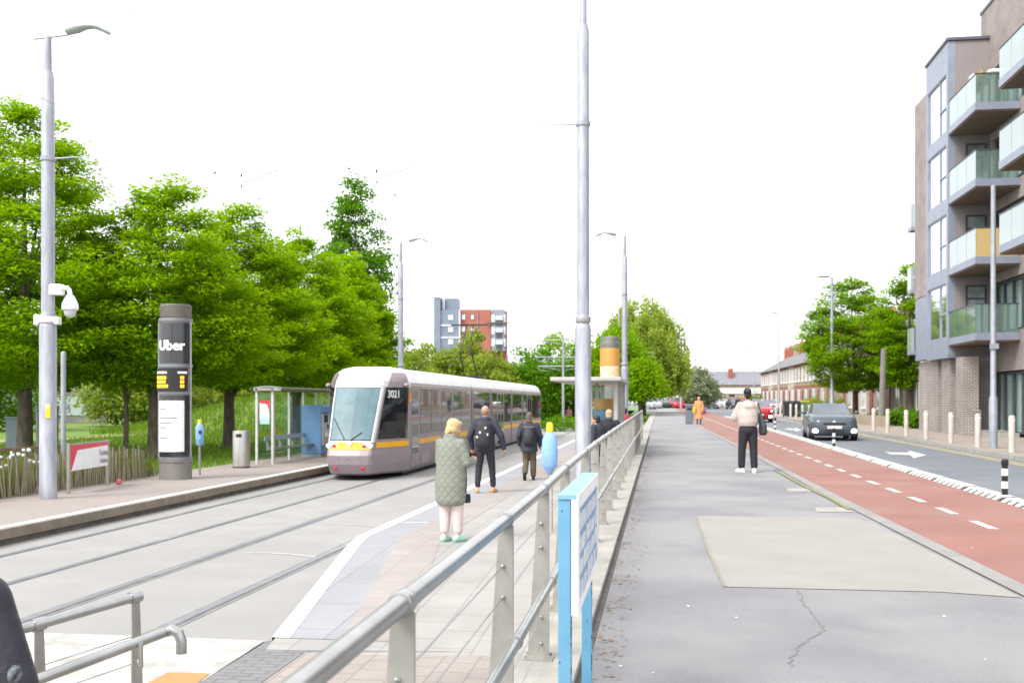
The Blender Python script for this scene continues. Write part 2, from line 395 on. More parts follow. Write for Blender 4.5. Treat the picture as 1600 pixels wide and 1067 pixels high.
for a, b in ((K0, K1), (Vector((EX, K1.y, PH)), Vector((EX, 76, PH)))):
    mb.quad((a.x - .03, a.y, 0), (b.x - .03, b.y, 0), (b.x - .03, b.y, pz(b.y) + .007), (a.x - .03, a.y, pz(a.y) + .007))
struct(mb.build('near_platform_face', KERB))
# foot of the ramp: dark setts, pale crossing
sheet('setts_strip', [(K0.x - .05, K0.y - .05, .048), (RX, K0.y + .35, .062), (RX, K0.y - .15, .056), (K0.x + .42, K0.y - .42, .048), (-3.02, 2, .045), (-3.48, 2, .045)], DBRICK)
sheet('crossing_pavers', [(K0.x + .40, K0.y - .40, .0435), (RX, K0.y - .12, .0515), (RX, 2, .0405), (-3.04, 2, .0405)], brickmat('crossing_pavers_m', (.31, .27, .245), (.285, .25, .23), (.235, .205, .19), .3, .3, .010, 'x', .85, .5, .2))
CROSSW = pm('worn_white_paint', (.50, .485, .455), (.30, .29, .27), 3.2, .8, detail=8)
sheet('crossing_marking', [G(-60, 985, .0), G(70, 990, .0), G(430, 1001, .0) + Vector((-.08, -.05, 0)), (-3.49, 5.0, 0), (-7.5, 5.0, 0)], CROSSW)
for nm in ('crossing_marking',):
    for v in bpy.data.objects[nm].data.vertices: v.co.z = .013
oc = [G(228, 1067, .02), G(262, 1049, .02), G(328, 1051, .02), G(300, 1073, .02)]
sheet('ochre_marking', [(p.x, p.y, .018) for p in oc], pm('ochre_paint', (.42, .215, .06), (.33, .20, .09), 6, .8))
# thin white clearance lines on the concrete
def line(name, pix, wd, m, Z, g=0.0, dz=.006):
    P = [G(x, y, Z, g) for x, y in pix]
    return struct(strip(name, P, wd, m, (lambda y: Z + g * y + dz)))
line('clearance_line', [(385, 864), (420, 864), (455, 866), (492, 870)], .07, ROADW, 0)
line('clearance_line', [(510, 818), (550, 819), (600, 823)], .07, ROADW, 0)
line('platform_mark', [(628, 817), (668, 817)], .10, ROADW, PH - .005, 0, .012)

# footpath on the right, cycle track, road, pavement: all rise gently along the street
def plane(name, L, Rr, m, z0, dz=0.0):
    """a ribbon between two polylines (lists of x,y)"""
    mb = MB()
    for (a, b), (c, d) in zip(zip(L[:-1], L[1:]), zip(Rr[:-1], Rr[1:])):
        mb.quad((a[0], a[1], zf(a[1], z0) + dz), (b[0], b[1], zf(b[1], z0) + dz), (d[0], d[1], zf(d[1], z0) + dz), (c[0], c[1], zf(c[1], z0) + dz))
    return struct(flat_up(mb.build(name, m)))
cyl_pts = [(3.4, -6)] + [tuple(FG(*p).xy) for p in ((1600, 917), (1317, 780), (1190, 714), (1102, 670))] + [(2.0, 90), (1.9, 200)]
ys = [p[1] for p in cyl_pts]
KX = -.46
plane('footpath', [(KX, y) for y in ys], [(p[0] - .14, p[1]) for p in cyl_pts], ASPH, FOOT)
plane('kerb_strip', [(p[0] - .16, p[1]) for p in cyl_pts], [(p[0] + .02, p[1]) for p in cyl_pts], pm('flush_kerb', (.262, .252, .24), (.215, .208, .20), 3, .85, 0, .4, 50), FOOT, .012)
DX = 5.22
plane('cycle_track', [(p[0] + .0, p[1]) for p in cyl_pts], [(DX - .16, p[1]) for p in cyl_pts], CYC, FOOT - .02)
RK = 9.3
plane('road', [(DX - .2, y) for y in (-6, 40, 100, 250)], [(RK, y) for y in (-6, 40, 100, 250)], ROADM, ROAD)
mb = MB()
for a, b in zip([(75.9, PH - .02), (100, .75), (118, .99), (170, 1.19)][:-1], [(75.9, PH - .02), (100, .75), (118, .99), (170, 1.19)][1:]):
    mb.quad((-3.0, a[0], a[1]), (-3.0, b[0], b[1]), (KX - .2, b[0], b[1]), (KX - .2, a[0], a[1])); mb.quad((-4.4, a[0], -.02), (-4.4, b[0], -.02), (-3.0, b[0], b[1]), (-3.0, a[0], a[1]))
struct(flat_up(mb.build('verge', GRASS)))
o = MB(); 
for y0, y1 in zip((-6, 30, 70, 120), (30, 70, 120, 250)):
    o.prism([(RK, y0, zf(y0, .3)), (RK, y1, zf(y1, .3)), (RK, y1, zf(y1) - .005), (RK, y0, zf(y0) - .005)], (.16, 0, 0))
struct(o.build('road_kerb', KERB))
plane('pavement', [(RK + .155, y) for y in (-6, 35, 70, 250)], [(15.2, y) for y in (-6, 35, 70, 250)], PAVR, FOOT)
plane('side_ground', [(15.1, y) for y in (-6, 35, 70, 250)], [(90, y) for y in (-6, 35, 70, 250)], pm('side_ground', (.2, .2, .18), None, 1, .9), FOOT - .01)
plane('far_road', [(-60, 168), (-60, 260)], [(60, 168), (60, 260)], ROADM, ROAD - .01)
plane('car_park', [(-3.0, 118), (-3.0, 168)], [(1.2, 118), (1.2, 168)], ROADM, ROAD + .02)
# markings
YLINE = pm('yellow_line', (.55, .43, .16), (.42, .35, .17), 8, .8)
for off in (.30, .52):
    plane('yellow_line', [(RK - off - .09, y) for y in (-6, 40, 100, 160)], [(RK - off, y) for y in (-6, 40, 100, 160)], YLINE, ROAD, .005)
# cycle centre dashes
y = 10.6; k = 0
while y < 85:
    L = .85 if k else 1.1; x = 3.98 - .009 * y
    plane('cycle_dash', [(x, y), (x - .009 * L, y + L)], [(x + .12, y), (x + .12 - .009 * L, y + L)], ROADW, FOOT - .02, .005)
    y += 1.62 if k else 2.6; k += 1
# road arrow (straight ahead, seen far side) and footpath bits
def fpoly(name, pix, m, z0=FOOT, dz=.005):
    P = [FG(x, y, z0) for x, y in pix]
    return sheet(name, [(p.x, p.y, zf(p.y, z0) + dz) for p in P], m)
fpoly('road_arrow', [(1382, 706), (1418, 707), (1421, 704), (1448, 711), (1428, 716), (1422, 711), (1392, 710)], ROADW, ROAD)
fpoly('road_arrow', [(1226, 669), (1241, 670), (1243, 668), (1252, 672), (1244, 674), (1241, 672), (1230, 671)], ROADW, ROAD)
CREAM = pm('beige_screed', (.285, .272, .245), (.255, .243, .222), 1.6, .85, 0, .4, 80, c3=(.25, .244, .235), scale3=.7)
fpoly('concrete_patch', [(1087, 806), (1340, 810), (1368, 818), (1596, 934), (1470, 925), (1260, 920), (1133, 917), (1110, 870)], CREAM)
fpoly('footpath_mark', [(1229, 763), (1273, 763), (1282, 768), (1231, 768)], pm('pale_mark', (.345, .33, .295), (.27, .26, .24), 5, .8))
fpoly('footpath_mark', [(1273, 793), (1322, 793), (1336, 800), (1276, 800)], MATS['pale_mark'])
PATCH2 = pm('asphalt_patch', (.225, .22, .235), (.19, .187, .20), 1.1, .9, 0, .5, 110)
LITE = pm('worn_asphalt', (.262, .258, .27), (.215, .212, .225), 1.3, .9, 0, .5, 110)
# crack across the footpath
CR = pm('crack', (.20, .193, .19), None, 9, .95)
Q = [FG(*p) for p in ((1246, 920), (1254, 938), (1266, 955), (1280, 972), (1290, 984), (1270, 994), (1250, 1008), (1238, 1025), (1236, 1045))]
P = []
for a, b in zip(Q[:-1], Q[1:]):
    for k in range(6): p = a.lerp(b, k / 6); P.append(p + Vector((random.gauss(0, .011), random.gauss(0, .011), 0)))
struct(strip('footpath_crack', P, (.008), CR, lambda y: zf(y) + .0045))
P = [FG(*p) for p in ((1088, 806), (1098, 836), (1112, 872), (1133, 917))]
struct(strip('patch_edge', P, .03, pm('patch_edge', (.25, .23, .185), None, 9, .95), lambda y: zf(y) + .0075))
# mossy line at the back of the kerb strip
MOSS = pm('moss', (.16, .19, .05), (.24, .22, .14), 5, .95, 0, .5, 60)
P = [FG(*p) for p in ((1212, 735), (1262, 762), (1300, 780), (1330, 797))]
struct(strip('kerb_moss', [(p.x - .02, p.y) for p in P], .07, MOSS, lambda y: zf(y) + .016))
# low concrete kerb carrying the railing
mb = MB()
for y0, y1 in ((-4, 12), (12, 42)):
    mb.prism([(RX, y0, -.05), (RX, y1, -.05), (RX, y1, zf(y1) + .05), (RX, y0, zf(y0) + .05)], (KX - RX, 0, 0))
struct(mb.build('railing_kerb', KERB))
mb = MB()
mb.prism([(KX - .004, -4, .3), (KX - .004, 42, .3), (KX - .004, 42, zf(42) + .008), (KX - .004, -4, zf(-4) + .008)], (.05, 0, 0))
struct(mb.build('gutter_line', pm('gutter_dark', (.10, .09, .085), (.07, .06, .055), 8, .95)))  # dark strip along the foot of the railing kerb
mb = MB(); mb.prism([(KX, 42, .0), (KX, 118, .0), (KX, 118, zf(118) + .03), (KX, 42, zf(42) + .03)], (-.4, 0, 0)); struct(mb.build('footpath_kerb', KERB))
# fallen leaves and litter in the gutter
def scatter(name, n, fn, size, m, label, cat, lift=.006):
    mb = MB()
    for i in range(n):
        x, y, z = fn(); a = random.random() * 6.28; s = size * random.uniform(.5, 1.3); tilt = random.uniform(-.4, .4)
        c, d = math.cos(a) * s, math.sin(a) * s
        mb.quad((x - c, y - d, z + lift), (x + d * .5, y - c * .5, z + lift + abs(tilt) * s), (x + c, y + d, z + lift + .3 * s), (x - d * .5, y + c * .5, z + lift))
    o = mb.build(name, m); return tag(o, label, cat, None, 'stuff')
def gut():
    y = 2.5 + (random.random() ** 1.6) * 26; yy = round(y * .9) / .9 if random.random() < .7 else y
    y = yy + random.gauss(0, .22); x = KX + .06 + abs(random.gauss(0, .10)); return x, y, zf(y)
scatter('fallen_leaves', 900, gut, .018, pm('dry_leaf', (.30, .205, .13), (.20, .135, .09), 30, .9), 'dry brown leaves gathered along the railing kerb', 'leaf litter')
def spk():
    p = FG(random.uniform(960, 1560), random.uniform(750, 1067)); return p.x, p.y, zf(p.y) + .006
scatter('paper_scraps', 14, spk, .011, WHITEP, 'tiny white specks of gum and paper on the footpath', 'litter')
# grass blades near the left platform, as one mass
def blade_field(name, n, fn, h, m, label, cat, wd=.012):
    V = np.zeros((n, 3, 3))
    for i in range(n):
        x, y, z = fn(); a = random.random() * 6.28; hh = h * random.uniform(.5, 1.25); b = random.gauss(0, .25) * hh; b2 = random.gauss(0, .25) * hh
        V[i, 0] = (x - wd * math.cos(a), y - wd * math.sin(a), z); V[i, 1] = (x + wd * math.cos(a), y + wd * math.sin(a), z); V[i, 2] = (x + b, y + b2, z + hh)
    me = bpy.data.meshes.new(name); me.from_pydata(V.reshape(-1, 3).tolist(), [], np.arange(3 * n).reshape(-1, 3).tolist()); me.materials.append(m)
    o = bpy.data.objects.new(name, me); COL.objects.link(o); return tag(o, label, cat, None, 'stuff')
GL = leafmat('grass_blade', (.13, .23, .02), .4, .3)
blade_field('grass', 26000, lambda: (random.uniform(-30, -13.4), random.uniform(22, 62), PH - .03), .22, GL, 'longer meadow grass around the park tree trunks', 'grass', .02)
GL2 = leafmat('wild_grass', (.14, .17, .05), .4, .3)
blade_field('wild_plants', 9000, lambda: (random.uniform(-15.2, -13.05), random.uniform(12, 26.2), PH - .03), .75, GL2, 'tall wild grass growing behind the paling fence', 'wild plants', .012)
fl = MB()
for i in range(90):
    x, y = random.uniform(-14.6, -13.05), random.uniform(14, 21.5) ; z = PH + random.uniform(.6, .95)
    fl.ell((x, y, z), random.uniform(.025, .05), 6, 4)
tag(fl.build('wild_flowers', WHITEP), 'white flower heads above the grass behind the fence', 'flowers', None, 'stuff')
# ================================================================== RAILING BESIDE THE FOOTPATH
RLX = -.665
def interp(tab, y):
    if y <= tab[0][0]: return tab[0][1]
    for (a, va), (b, vb) in zip(tab[:-1], tab[1:]):
        if y <= b: return va + (vb - va) * (y - a) / (b - a)
    return tab[-1][1]
tab = []
for px, py in ((628, 930), (790, 805), (849, 758), (883, 727), (914, 702), (940, 683), (968, 664), (1003, 641)):
    y = YX(px, RLX); tab.append((y, H + (HOR - py) * depth((RLX, y)) / F - .02))
tab = [(0, tab[0][1] - .02)] + tab
ZT = lambda y: interp(tab, y)
posts_y = [.9, tab[1][0], tab[2][0], tab[3][0], tab[4][0], tab[5][0]]
while posts_y[-1] < 37.5: posts_y.append(posts_y[-1] + 1.55)
YEND = posts_y[-1]
rt = thing('guard_railing', 'long stainless steel guard railing with tapered plate posts and thin wires along the footpath', 'railing', (RLX, 0, 0))
path = [(0, .2, ZT(.2))] + [(0, y, ZT(y)) for y in [.9] + [t[0] for t in tab[1:] if t[0] < YEND] + [YEND]]
MB().tube(path, .028, 16).build('top_rail', STEELB, rt, True)
MB().tube([(.045, .2, ZT(.2) - .53)] + [(.045, y, ZT(y) - .53) for y in posts_y], .025, 14).build('handrail', STEELB, rt, True)
for dz in (.20, .335, .735, .885):
    MB().tube([(-.012, .2, ZT(.2) - dz)] + [(-.012, y, ZT(y) - dz) for y in posts_y], .0028, 6).build('wire', STEELB, rt, True)
for i, y in enumerate(posts_y):
    zt = ZT(y); zb = zf(y) + .05; hh = zt - zb
    m = MB()
    pts = [(.034, y, zb), (-.092, y, zb), (-.030, y, zt - .022), (.034, y, zt - .022)]
    m.prism(pts, (0, .012, 0))
    p = m.build('post', STEEL, rt, bevel=.002, seg=1)
    if y < 20:
        m = MB().tube([(0, y - .028, zt), (0, y - .021, zt), (0, y + .036, zt), (0, y + .042, zt)], [.031, .0345, .0345, .031], 18); m.build('collar', STEELB, p, True)
        m = MB().tube([(.045, y - .012, zt - .53), (.045, y + .024, zt - .53)], .031, 14); m.build('bracket', STEELB, p, True)
        m = MB()
        for dz in (.20, .335, .735, .885):
            m.ell((-.012, y - .006, zt - dz), (.010, .007, .010), 8, 5); m.cyl((-.012, y - .028, zt - dz), (-.012, y, zt - dz), .0055, None, 8)
        m.build('wire_fitting', STEELB, p, True)
        m = MB().box((-.12, y - .055, zb - .001), (.055, y + .068, zb + .012))
        for bx in (-.10, .037):
            for by in (-.038, .05): m.cyl((bx, y + by, zb + .01), (bx, y + by, zb + .028), .009, None, 6)
        m.cyl((-.05, y + .02, zb + .01), (-.05, y + .02, zb + .15), .007, None, 8)
        m.build('base_plate', STEEL, p)
    else:
        MB().ell((0, y, zt), (.034, .04, .034), 10, 6).build('collar', STEELB, p, True)
        MB().ell((.045, y, zt - .53), .032, 8, 5).build('bracket', STEELB, p, True)

# blue and white notice board between railing and footpath
BLUEP = pm('chipped_blue_paint', (.115, .31, .46), (.10, .28, .43), 5, .5, 0, .1, 40, c3=(.15, .35, .48), scale3=3)
RUST = pm('rust', (.10, .045, .02), (.05, .025, .015), 20, .9)
nb = thing('notice_board', 'pale blue notice board with white frame on two chipped square posts beside the railing', 'notice board', (-.36, 4.05, 0))
for yy, in ((0,), (1.22,)):
    zb = zf(4.05 + yy)
    m = MB().box((-.028, yy - .025, zb), (.022, yy + .025, 1.8255))
    p = m.build('post', BLUEP, nb, bevel=.003, seg=1)
    m = MB()
    for k in range(26):
        z = random.uniform(zb + .05, 1.78); s = random.uniform(.003, .009)
        if random.random() < .6: m.box((.0215, yy - .0262, z), (.0235, yy - .024 + s * .5, z + s * random.uniform(1, 5)))
        else:
            x = random.uniform(-.026, .018); m.box((x, yy - .0262, z), (x + s * .6, yy - .0245, z + s))
    m.build('rust_patch', RUST, p)
m = MB().box((.0235, -.02, 1.395), (.044, 1.26, 1.824)); m.build('panel', pm('blue_panel', (.12, .27, .46), (.10, .24, .42), 4, .4), nb)
m = MB()
m.box((-.03, -.03, 1.8262), (.0443, 1.27, 1.842)); m.build('top_cap', pm('pale_blue_cap', (.20, .38, .48), (.17, .35, .45), 4, .5), nb)
m = MB()
m.box((.0445, -.03, 1.385), (.050, .045, 1.842)); m.box((.0445, 1.205, 1.385), (.050, 1.27, 1.842))
m.box((.0445, .045, 1.385), (.050, 1.205, 1.42)); m.box((.0465, .045, 1.785), (.050, 1.205, 1.842)); m.box((.0235, -.034, 1.385), (.0495, -.0302, 1.8255))
m.build('frame', WHITEP, nb)
tile = pm('notice_tile', (.62, .64, .66), (.40, .46, .53), 14, .5)
m = MB(); random.seed(4)
for r in range(4):
    yy = .09
    while yy < 1.12:
        wdt = random.uniform(.14, .34); e = min(yy + wdt, 1.18)
        m.box((.0442, yy, 1.428 + r * .088), (.048, e, 1.428 + r * .088 + random.uniform(.052, .074))); yy = e + random.uniform(.03, .06)
m.build('notice_tiles', tile, nb)

# handrails of the ramp at the bottom left
rh = thing('ramp_handrail', 'low steel ramp handrail with two tapered posts and a bent lower grab rail', 'handrail', (-2.75, 5, 0))
def at(px, py, d): return Vector((0, 0, H)) + ray(px, py) * d
rl = Vector((-2.75, 5, 0))
A, B, Cc = at(211, 932, 5.45) - rl, at(60, 975, 5.0) - rl, at(-120, 1024, 4.55) - rl
MB().tube([A + Vector((.02, 0, 0)), A, B, Cc], .025, 14).build('top_rail', STEELB, rh, True)
dv = (B - A).normalized()
for P in (A, B, Cc):
    zb = .03; m = MB(); n = Vector((dv.x, dv.y, 0)).normalized()
    m.prism([P + n * .035 + Vector((0, 0, zb - P.z)), P - n * .07 + Vector((0, 0, zb - P.z)), P - n * .022 + Vector((0, 0, -.02)), P + n * .022 + Vector((0, 0, -.02))][::1], Vector((-n.y, n.x, 0)) * .012)
    p = m.build('post', STEEL, rh, bevel=.002, seg=1)
    MB().tube([P - dv * .03, P + dv * .03], .032, 14).build('collar', STEELB, p, True)
for dz in (.2, .34):
    MB().tube([A + Vector((0, 0, -dz)), B + Vector((0, 0, -dz)), Cc + Vector((0, 0, -dz))], .0028, 6).build('wire', STEELB, rh, True)
e1, e2 = at(270, 985, 5.22) - rl, at(-120, 1128, 4.35) - rl
d2 = (e2 - e1).normalized()
MB().tube([e1 + Vector((.045, 0, -.11)), e1 + Vector((.045, 0, -.05)), e1 + Vector((.03, 0, -.01)), e1 + Vector((.0, 0, .006)), e1 - Vector((.04, -.0, -.006 + .012)) , e2], .026, 14).build('grab_rail', STEELB, rh, True)
for t in (.15, .62):
    P = e1 + (e2 - e1) * t; MB().tube([P, P + Vector((0, 0, -.11)), P + Vector((-.03, .06, -.13)), P + Vector((-.09, .16, -.13))], .012, 8).build('bracket', STEEL, rh, True)

# ================================================================== POLES
def tram_pole(label, X, y, zb, top, side, head=True, up=4.85, br=0):
    t = thing('lamp_pole', label, 'lamp pole', (X, y, zb), 0, 'tall tapered galvanised poles along the tram stop')
    J = 3.55
    MB().lathe([(.172, 0), (.172, .25), (.165, .27), (.165, J - .12), (.150, J - .04), (.128, J), (.125, J + .25)], n=28).build('lower_shaft', GALV, t, True)
    MB().lathe([(.128, J + .2), (.125, J + up), (.10, J + up + .1), (.095, J + up + .15)], n=24).build('upper_shaft', GALV, t, True)
    MB().lathe([(.155, J + .02), (.16, J + .03), (.16, J + .13), (.155, J + .14)], n=24).build('clamp_band', pm('grey_clamp', (.33, .33, .34), None, 5, .5, .3), t, True)
    MB().lathe([(.078, J + up + .1), (.068, top), (.03, top + .03)], n=18).build('top_shaft', GALV, t, True)
    m = MB().tube([(side * .05, 0, J + br + 3.25), (side * .55, .0, J + br + 3.27), (side * 1.15, 0, J + br + 3.2)], [.02, .014, .006], 8); m.lathe([(.125, J + br + 3.2), (.15, J + br + 3.21), (.15, J + br + 3.29), (.125, J + br + 3.3)], n=20)
    m.build('span_wire_bracket', GALVD, t, True)
    if head:
        m = MB().tube([(-side * .3, 0, top - .02), (side * .35, 0, top + .02), (side * .62, 0, top + .06)], .022, 8); m.build('lamp_arm', GALV, t, True)
        m = MB().rings([[Vector((side * (.38 + .95 * u), (wd) * math.cos(a), top + .10 + .07 * math.sin(u * 3.1) - .12 * max(0, u - .75) * 3 + hh * math.sin(a))) for a in [2 * math.pi * k / 14 for k in range(14)]]
                        for u, wd, hh in ((0, .06, .03), (.06, .11, .085), (.25, .13, .10), (.45, .10, .05), (.62, .09, .035), (.8, .12, .06), (.95, .10, .05), (1, .05, .03))])
        m.build('lamp_head', pm('lamp_head_grey', (.42, .46, .47), None, 4, .4), t, True)
    return t
LPY = YX(75, -12.25)
lpp = G(75, 779, PH)
lp = tram_pole('galvanised lamp pole carrying a white dome camera at the paling fence', lpp.x, lpp.y, PH, 9.24, 1)
# its CCTV camera hangs from the pole: a thing of its own
WG = pm('white_camera_housing', (.80, .80, .82), None, 5, .35)
cc = thing('security_camera', 'white dome security camera on a bracket on the fence side lamp pole', 'camera', (lpp.x, lpp.y, PH + 4.05))
MB().box((.0, -.10, .02), (.32, .10, .24)).build('bracket', WG, cc, bevel=.03)
MB().tube([(.30, 0, .16), (.42, 0, .165), (.46, 0, .12), (.475, 0, .02)], .045, 12).build('arm', WG, cc, True)
MB().lathe([(.05, .03), (.08, .0), (.12, -.08), (.155, -.16), (.16, -.26), (.145, -.28)], (.475, 0, 0), 20).build('housing', WG, cc, True)
MB().ell((.475, 0, -.29), (.12, .12, .15), 16, 10).build('dome', pm('camera_dome', (.6, .61, .63), None, 4, .1), cc, True)
c2 = thing('clamp_box', 'pair of white clamp boxes round the fence side lamp pole below the camera', 'clamp', (lpp.x, lpp.y, PH + 3.58))
MB().box((-.27, -.09, -.11), (-.15, .09, .11)).build('box', WG, c2, bevel=.03); MB().box((.15, -.08, -.10), (.26, .08, .06)).build('box', WG, c2, bevel=.03)
MB().lathe([(.172, -.06), (.178, -.05), (.178, .05), (.172, .06)], n=24).build('band', WG, c2, True)
stk = MB().box((.05, -.171, PH + 1.62 - PH), (.145, -.150, 1.62 + .28)); s_ = stk.build('warning_sticker', YELP, lp)
m = MB().box((.06, -.1735, 1.82), (.13, -.172, 1.89)); m.build('sticker_print', pm('sticker_white', (.8, .8, .7), None, 4, .5), s_)
for px, d, lb, sd in ((626, 50.0, 'galvanised lamp pole rising behind the tram', 1), ):
    p = D(px, d); tram_pole(lb, p.x, p.y, PH, 9.45, sd)
p = G(911, 775, PH); p.y += .0
tram_pole('thick galvanised pole behind the railing with no lamp in view', p.x, p.y, PH, 12.4, -1, False, 6.0, .85); MIDP = p.copy()
p = D(976, 48.0); tram_pole('galvanised lamp pole standing beyond the near platform shelter', p.x, p.y, PH, 9.45, -1)

# ---- overhead line: centre masts with cantilevers, thin contact wires with clamps
def mast(label, X, y, top=8.0, arms=((6.2, 1.6), (5.2, 1.6))):
    t = thing('overhead_mast', label, 'mast', (X, y, 0), 0, 'slim masts carrying the tram overhead line')
    MB().lathe([(.10, 0), (.10, 3), (.075, top), (.03, top + .02)], n=14).build('shaft', GALV, t, True)
    for z, L in arms:
        m = MB().tube([(-L, 0, z), (L, 0, z)], .04, 8)
        m.build('cantilever', GALV, t, True)
        m = MB()
        for s in (-1, 1):
            m.tube([(s * L, 0, z), (s * L, 0, z - .3), (s * (L - .7), 0, z - .38)], .025, 6); m.tube([(s * .2, 0, z - .3), (s * L * .8, 0, z - .08)], .018, 6)
        m.build('registration_arm', GALV, t, True)
    return t
p = D(880, 81); mast('overhead line mast with two cross arms standing left of the thick pole', p.x, p.y, 7.1, ((6.9, 2.0), (5.6, 2.0), (4.9, 1.9)))
p = D(793, 118); mast('slim overhead mast far behind the tram roof', p.x, p.y, 7.4, ((5.2, 2.2),))
p = D(967, 96); mast('overhead mast beyond the orange advertising column', p.x, p.y, 10.2, ((6.6, 3.2),))
WIRE = pm('overhead_wire', (.20, .20, .22), None, 4, .5)
for X, lb in ((-8.95, 'thin overhead contact wire above the track the tram is on'), (-5.95, 'thin overhead contact wire above the empty track')):
    t = thing('contact_wire', lb, 'wire', (X, 0, 0), 0, 'thin overhead tram wires')
    MB().tube([(0, -4, 6.8), (0, 60, 6.2), (0, 150, 5.75)], .0035, 5).build('wire', WIRE, t)
t = thing('span_wire', 'thin span wire with small dark insulators stretched between the platform poles', 'wire', (0, MIDP.y, 0))
zs = PH + 6.8
MB().tube([(lpp.x + .2, lpp.y - MIDP.y, zs), (-8.95, 0, zs + .05), (-5.95, 0, zs + .15), (MIDP.x - .15, 0, zs + .85)], .003, 5).build('wire', WIRE, t)
DK = pm('insulator', (.03, .025, .05), None, 4, .4)
for X in (-8.95, -5.95):
    m = MB().tube([(X, 0, 6.80), (X + .02, 0, 6.87)], .016, 8); m.tube([(X, 0, 7.03), (X, 0, 7.10)], .02, 8)
    m.ell((X - .60, 0, 7.14), .03, 6, 4); m.ell((X + .40, 0, 6.55), .024, 6, 4)
    m.build('insulator', DK, t, True)
    m = MB().tube([(X + .02, 0, 6.9), (X + .4, 0, 7.02), (X + .85, 0, 7.16)], .010, 6); m.build('steady_arm', WIRE, t)

# ---- right-hand street lamps
def street_lamp(label, X, y, hgt, r=.075, arm=-1):
    t = thing('street_lamp', label, 'street lamp', (X, y, zf(y)), 0, 'grey street lamps along the right pavement')
    MB().lathe([(r * 1.45, 0), (r * 1.45, 1.5), (r, 1.6), (r * .8, hgt), (.02, hgt + .01)], n=16).build('pole', GALVD, t, True)
    if arm:
        MB().tube([(0, 0, hgt - .02), (arm * .5, 0, hgt + .04)], .03, 8).build('arm', GALVD, t, True)
        MB().box((arm * .5 - .32, -.14, hgt), (arm * .5 + .32, .14, hgt + .11)).build('lamp_head', pm('dark_lamp', (.20, .20, .22), None, 4, .4), t, bevel=.03)
    MB().box((-r * 1.5, -.12, 3.0), (r * 1.5, -.07, 3.16)).build('box', GALVD, t)
    return t
p = FG(1552, 700); street_lamp('tall grey pole standing in front of the apartment balconies', p.x, p.y, 7.95, .085, 0)
p = D(1300, 65); street_lamp('grey street lamp in front of the round leafy tree', p.x, p.y, 8.9, .10)
p = D(1217, 112); street_lamp('grey street lamp rising left of the terrace roofs', p.x, p.y, 10.4, .09)
p = D(1178, 150); street_lamp('small far street lamp near the end of the street', p.x, p.y, 8.5, .09)
p = D(1064, 132); street_lamp('thin lamp post at the right edge of the willow', p.x, p.y, 9.0, .09)

# ================================================================== LEFT PLATFORM FURNITURE
# advertising and information column
COLM = pm('column_grey_metal', (.26, .265, .285), (.20, .205, .22), 2.5, .42, .4)
cp = G(263, 750, PH) + Vector((0, .40, 0)); cR = .395
ic = thing('information_column', 'grey cylindrical column with black advert panel and amber departure display', 'information column', (cp.x, cp.y, PH))
MB().lathe([(cR, 0), (cR, .42), (cR + .02, .44), (cR + .02, .48), (cR, .49)], n=40).build('base', pm('column_base', (.23, .22, .20), (.17, .16, .15), 2, .6, .2, .2, 30), ic, True)
MB().lathe([(cR - .01, .48), (cR - .01, 4.0)], n=40).build('body', COLM, ic, True)
m = MB()
for k in range(6): m.lathe([(cR - .04, 4.06 + k * .05), (cR - .01, 4.065 + k * .05), (cR - .01, 4.095 + k * .05), (cR - .04, 4.10 + k * .05)], n=40)
m.lathe([(cR - .04, 4.0), (cR - .04, 4.38), (.1, 4.40)], n=40)
m.build('louvred_top', pm('column_top', (.20, .18, .15), (.14, .13, .11), 3, .6), ic, True)
m = MB()
for z0, z1 in ((3.93, 4.03), (2.79, 2.88), (2.12, 2.20), (.48, .56)): m.lathe([(cR - .02, z0), (cR + .018, z0 + .01), (cR + .018, z1 - .01), (cR - .02, z1)], n=40)
m.build('ring_band', COLM, ic, True)
def arcpanel(a0, a1, z0, z1, r0, r1, n=20):
    mb = MB(); rs = []
    for k in range(n + 1):
        a = a0 + (a1 - a0) * k / n; c, s = math.cos(a), math.sin(a)
        rs.append([Vector((r0 * c, r0 * s, z0)), Vector((r1 * c, r1 * s, z0)), Vector((r1 * c, r1 * s, z1)), Vector((r0 * c, r0 * s, z1))])
    return mb.rings(rs)
aim = math.atan2(-cp.y, -cp.x)                   # towards the street end of the platform
ac = aim - R(4)
VIT = pm('glossy_dark_poster', (.030, .031, .035), (.018, .018, .022), .9, .12, 0, spec=.8)
pn = arcpanel(ac - R(72), ac + R(62), 2.90, 3.90, cR - .01, cR + .006).build('upper_poster', VIT, ic, True)
for a0, a1 in ((62, 67), (-77, -72)):
    m = arcpanel(ac + R(a0), ac + R(a1), .56, 3.93, cR - .01, cR + .03, 3); m.build('frame_strip', pm('frame_alu', (.55, .55, .57), None, 4, .4, .5), ic, True)
arcpanel(ac - R(72), ac + R(62), .58, 2.10, cR - .01, cR + .006).build('lower_poster', VIT, ic, True)
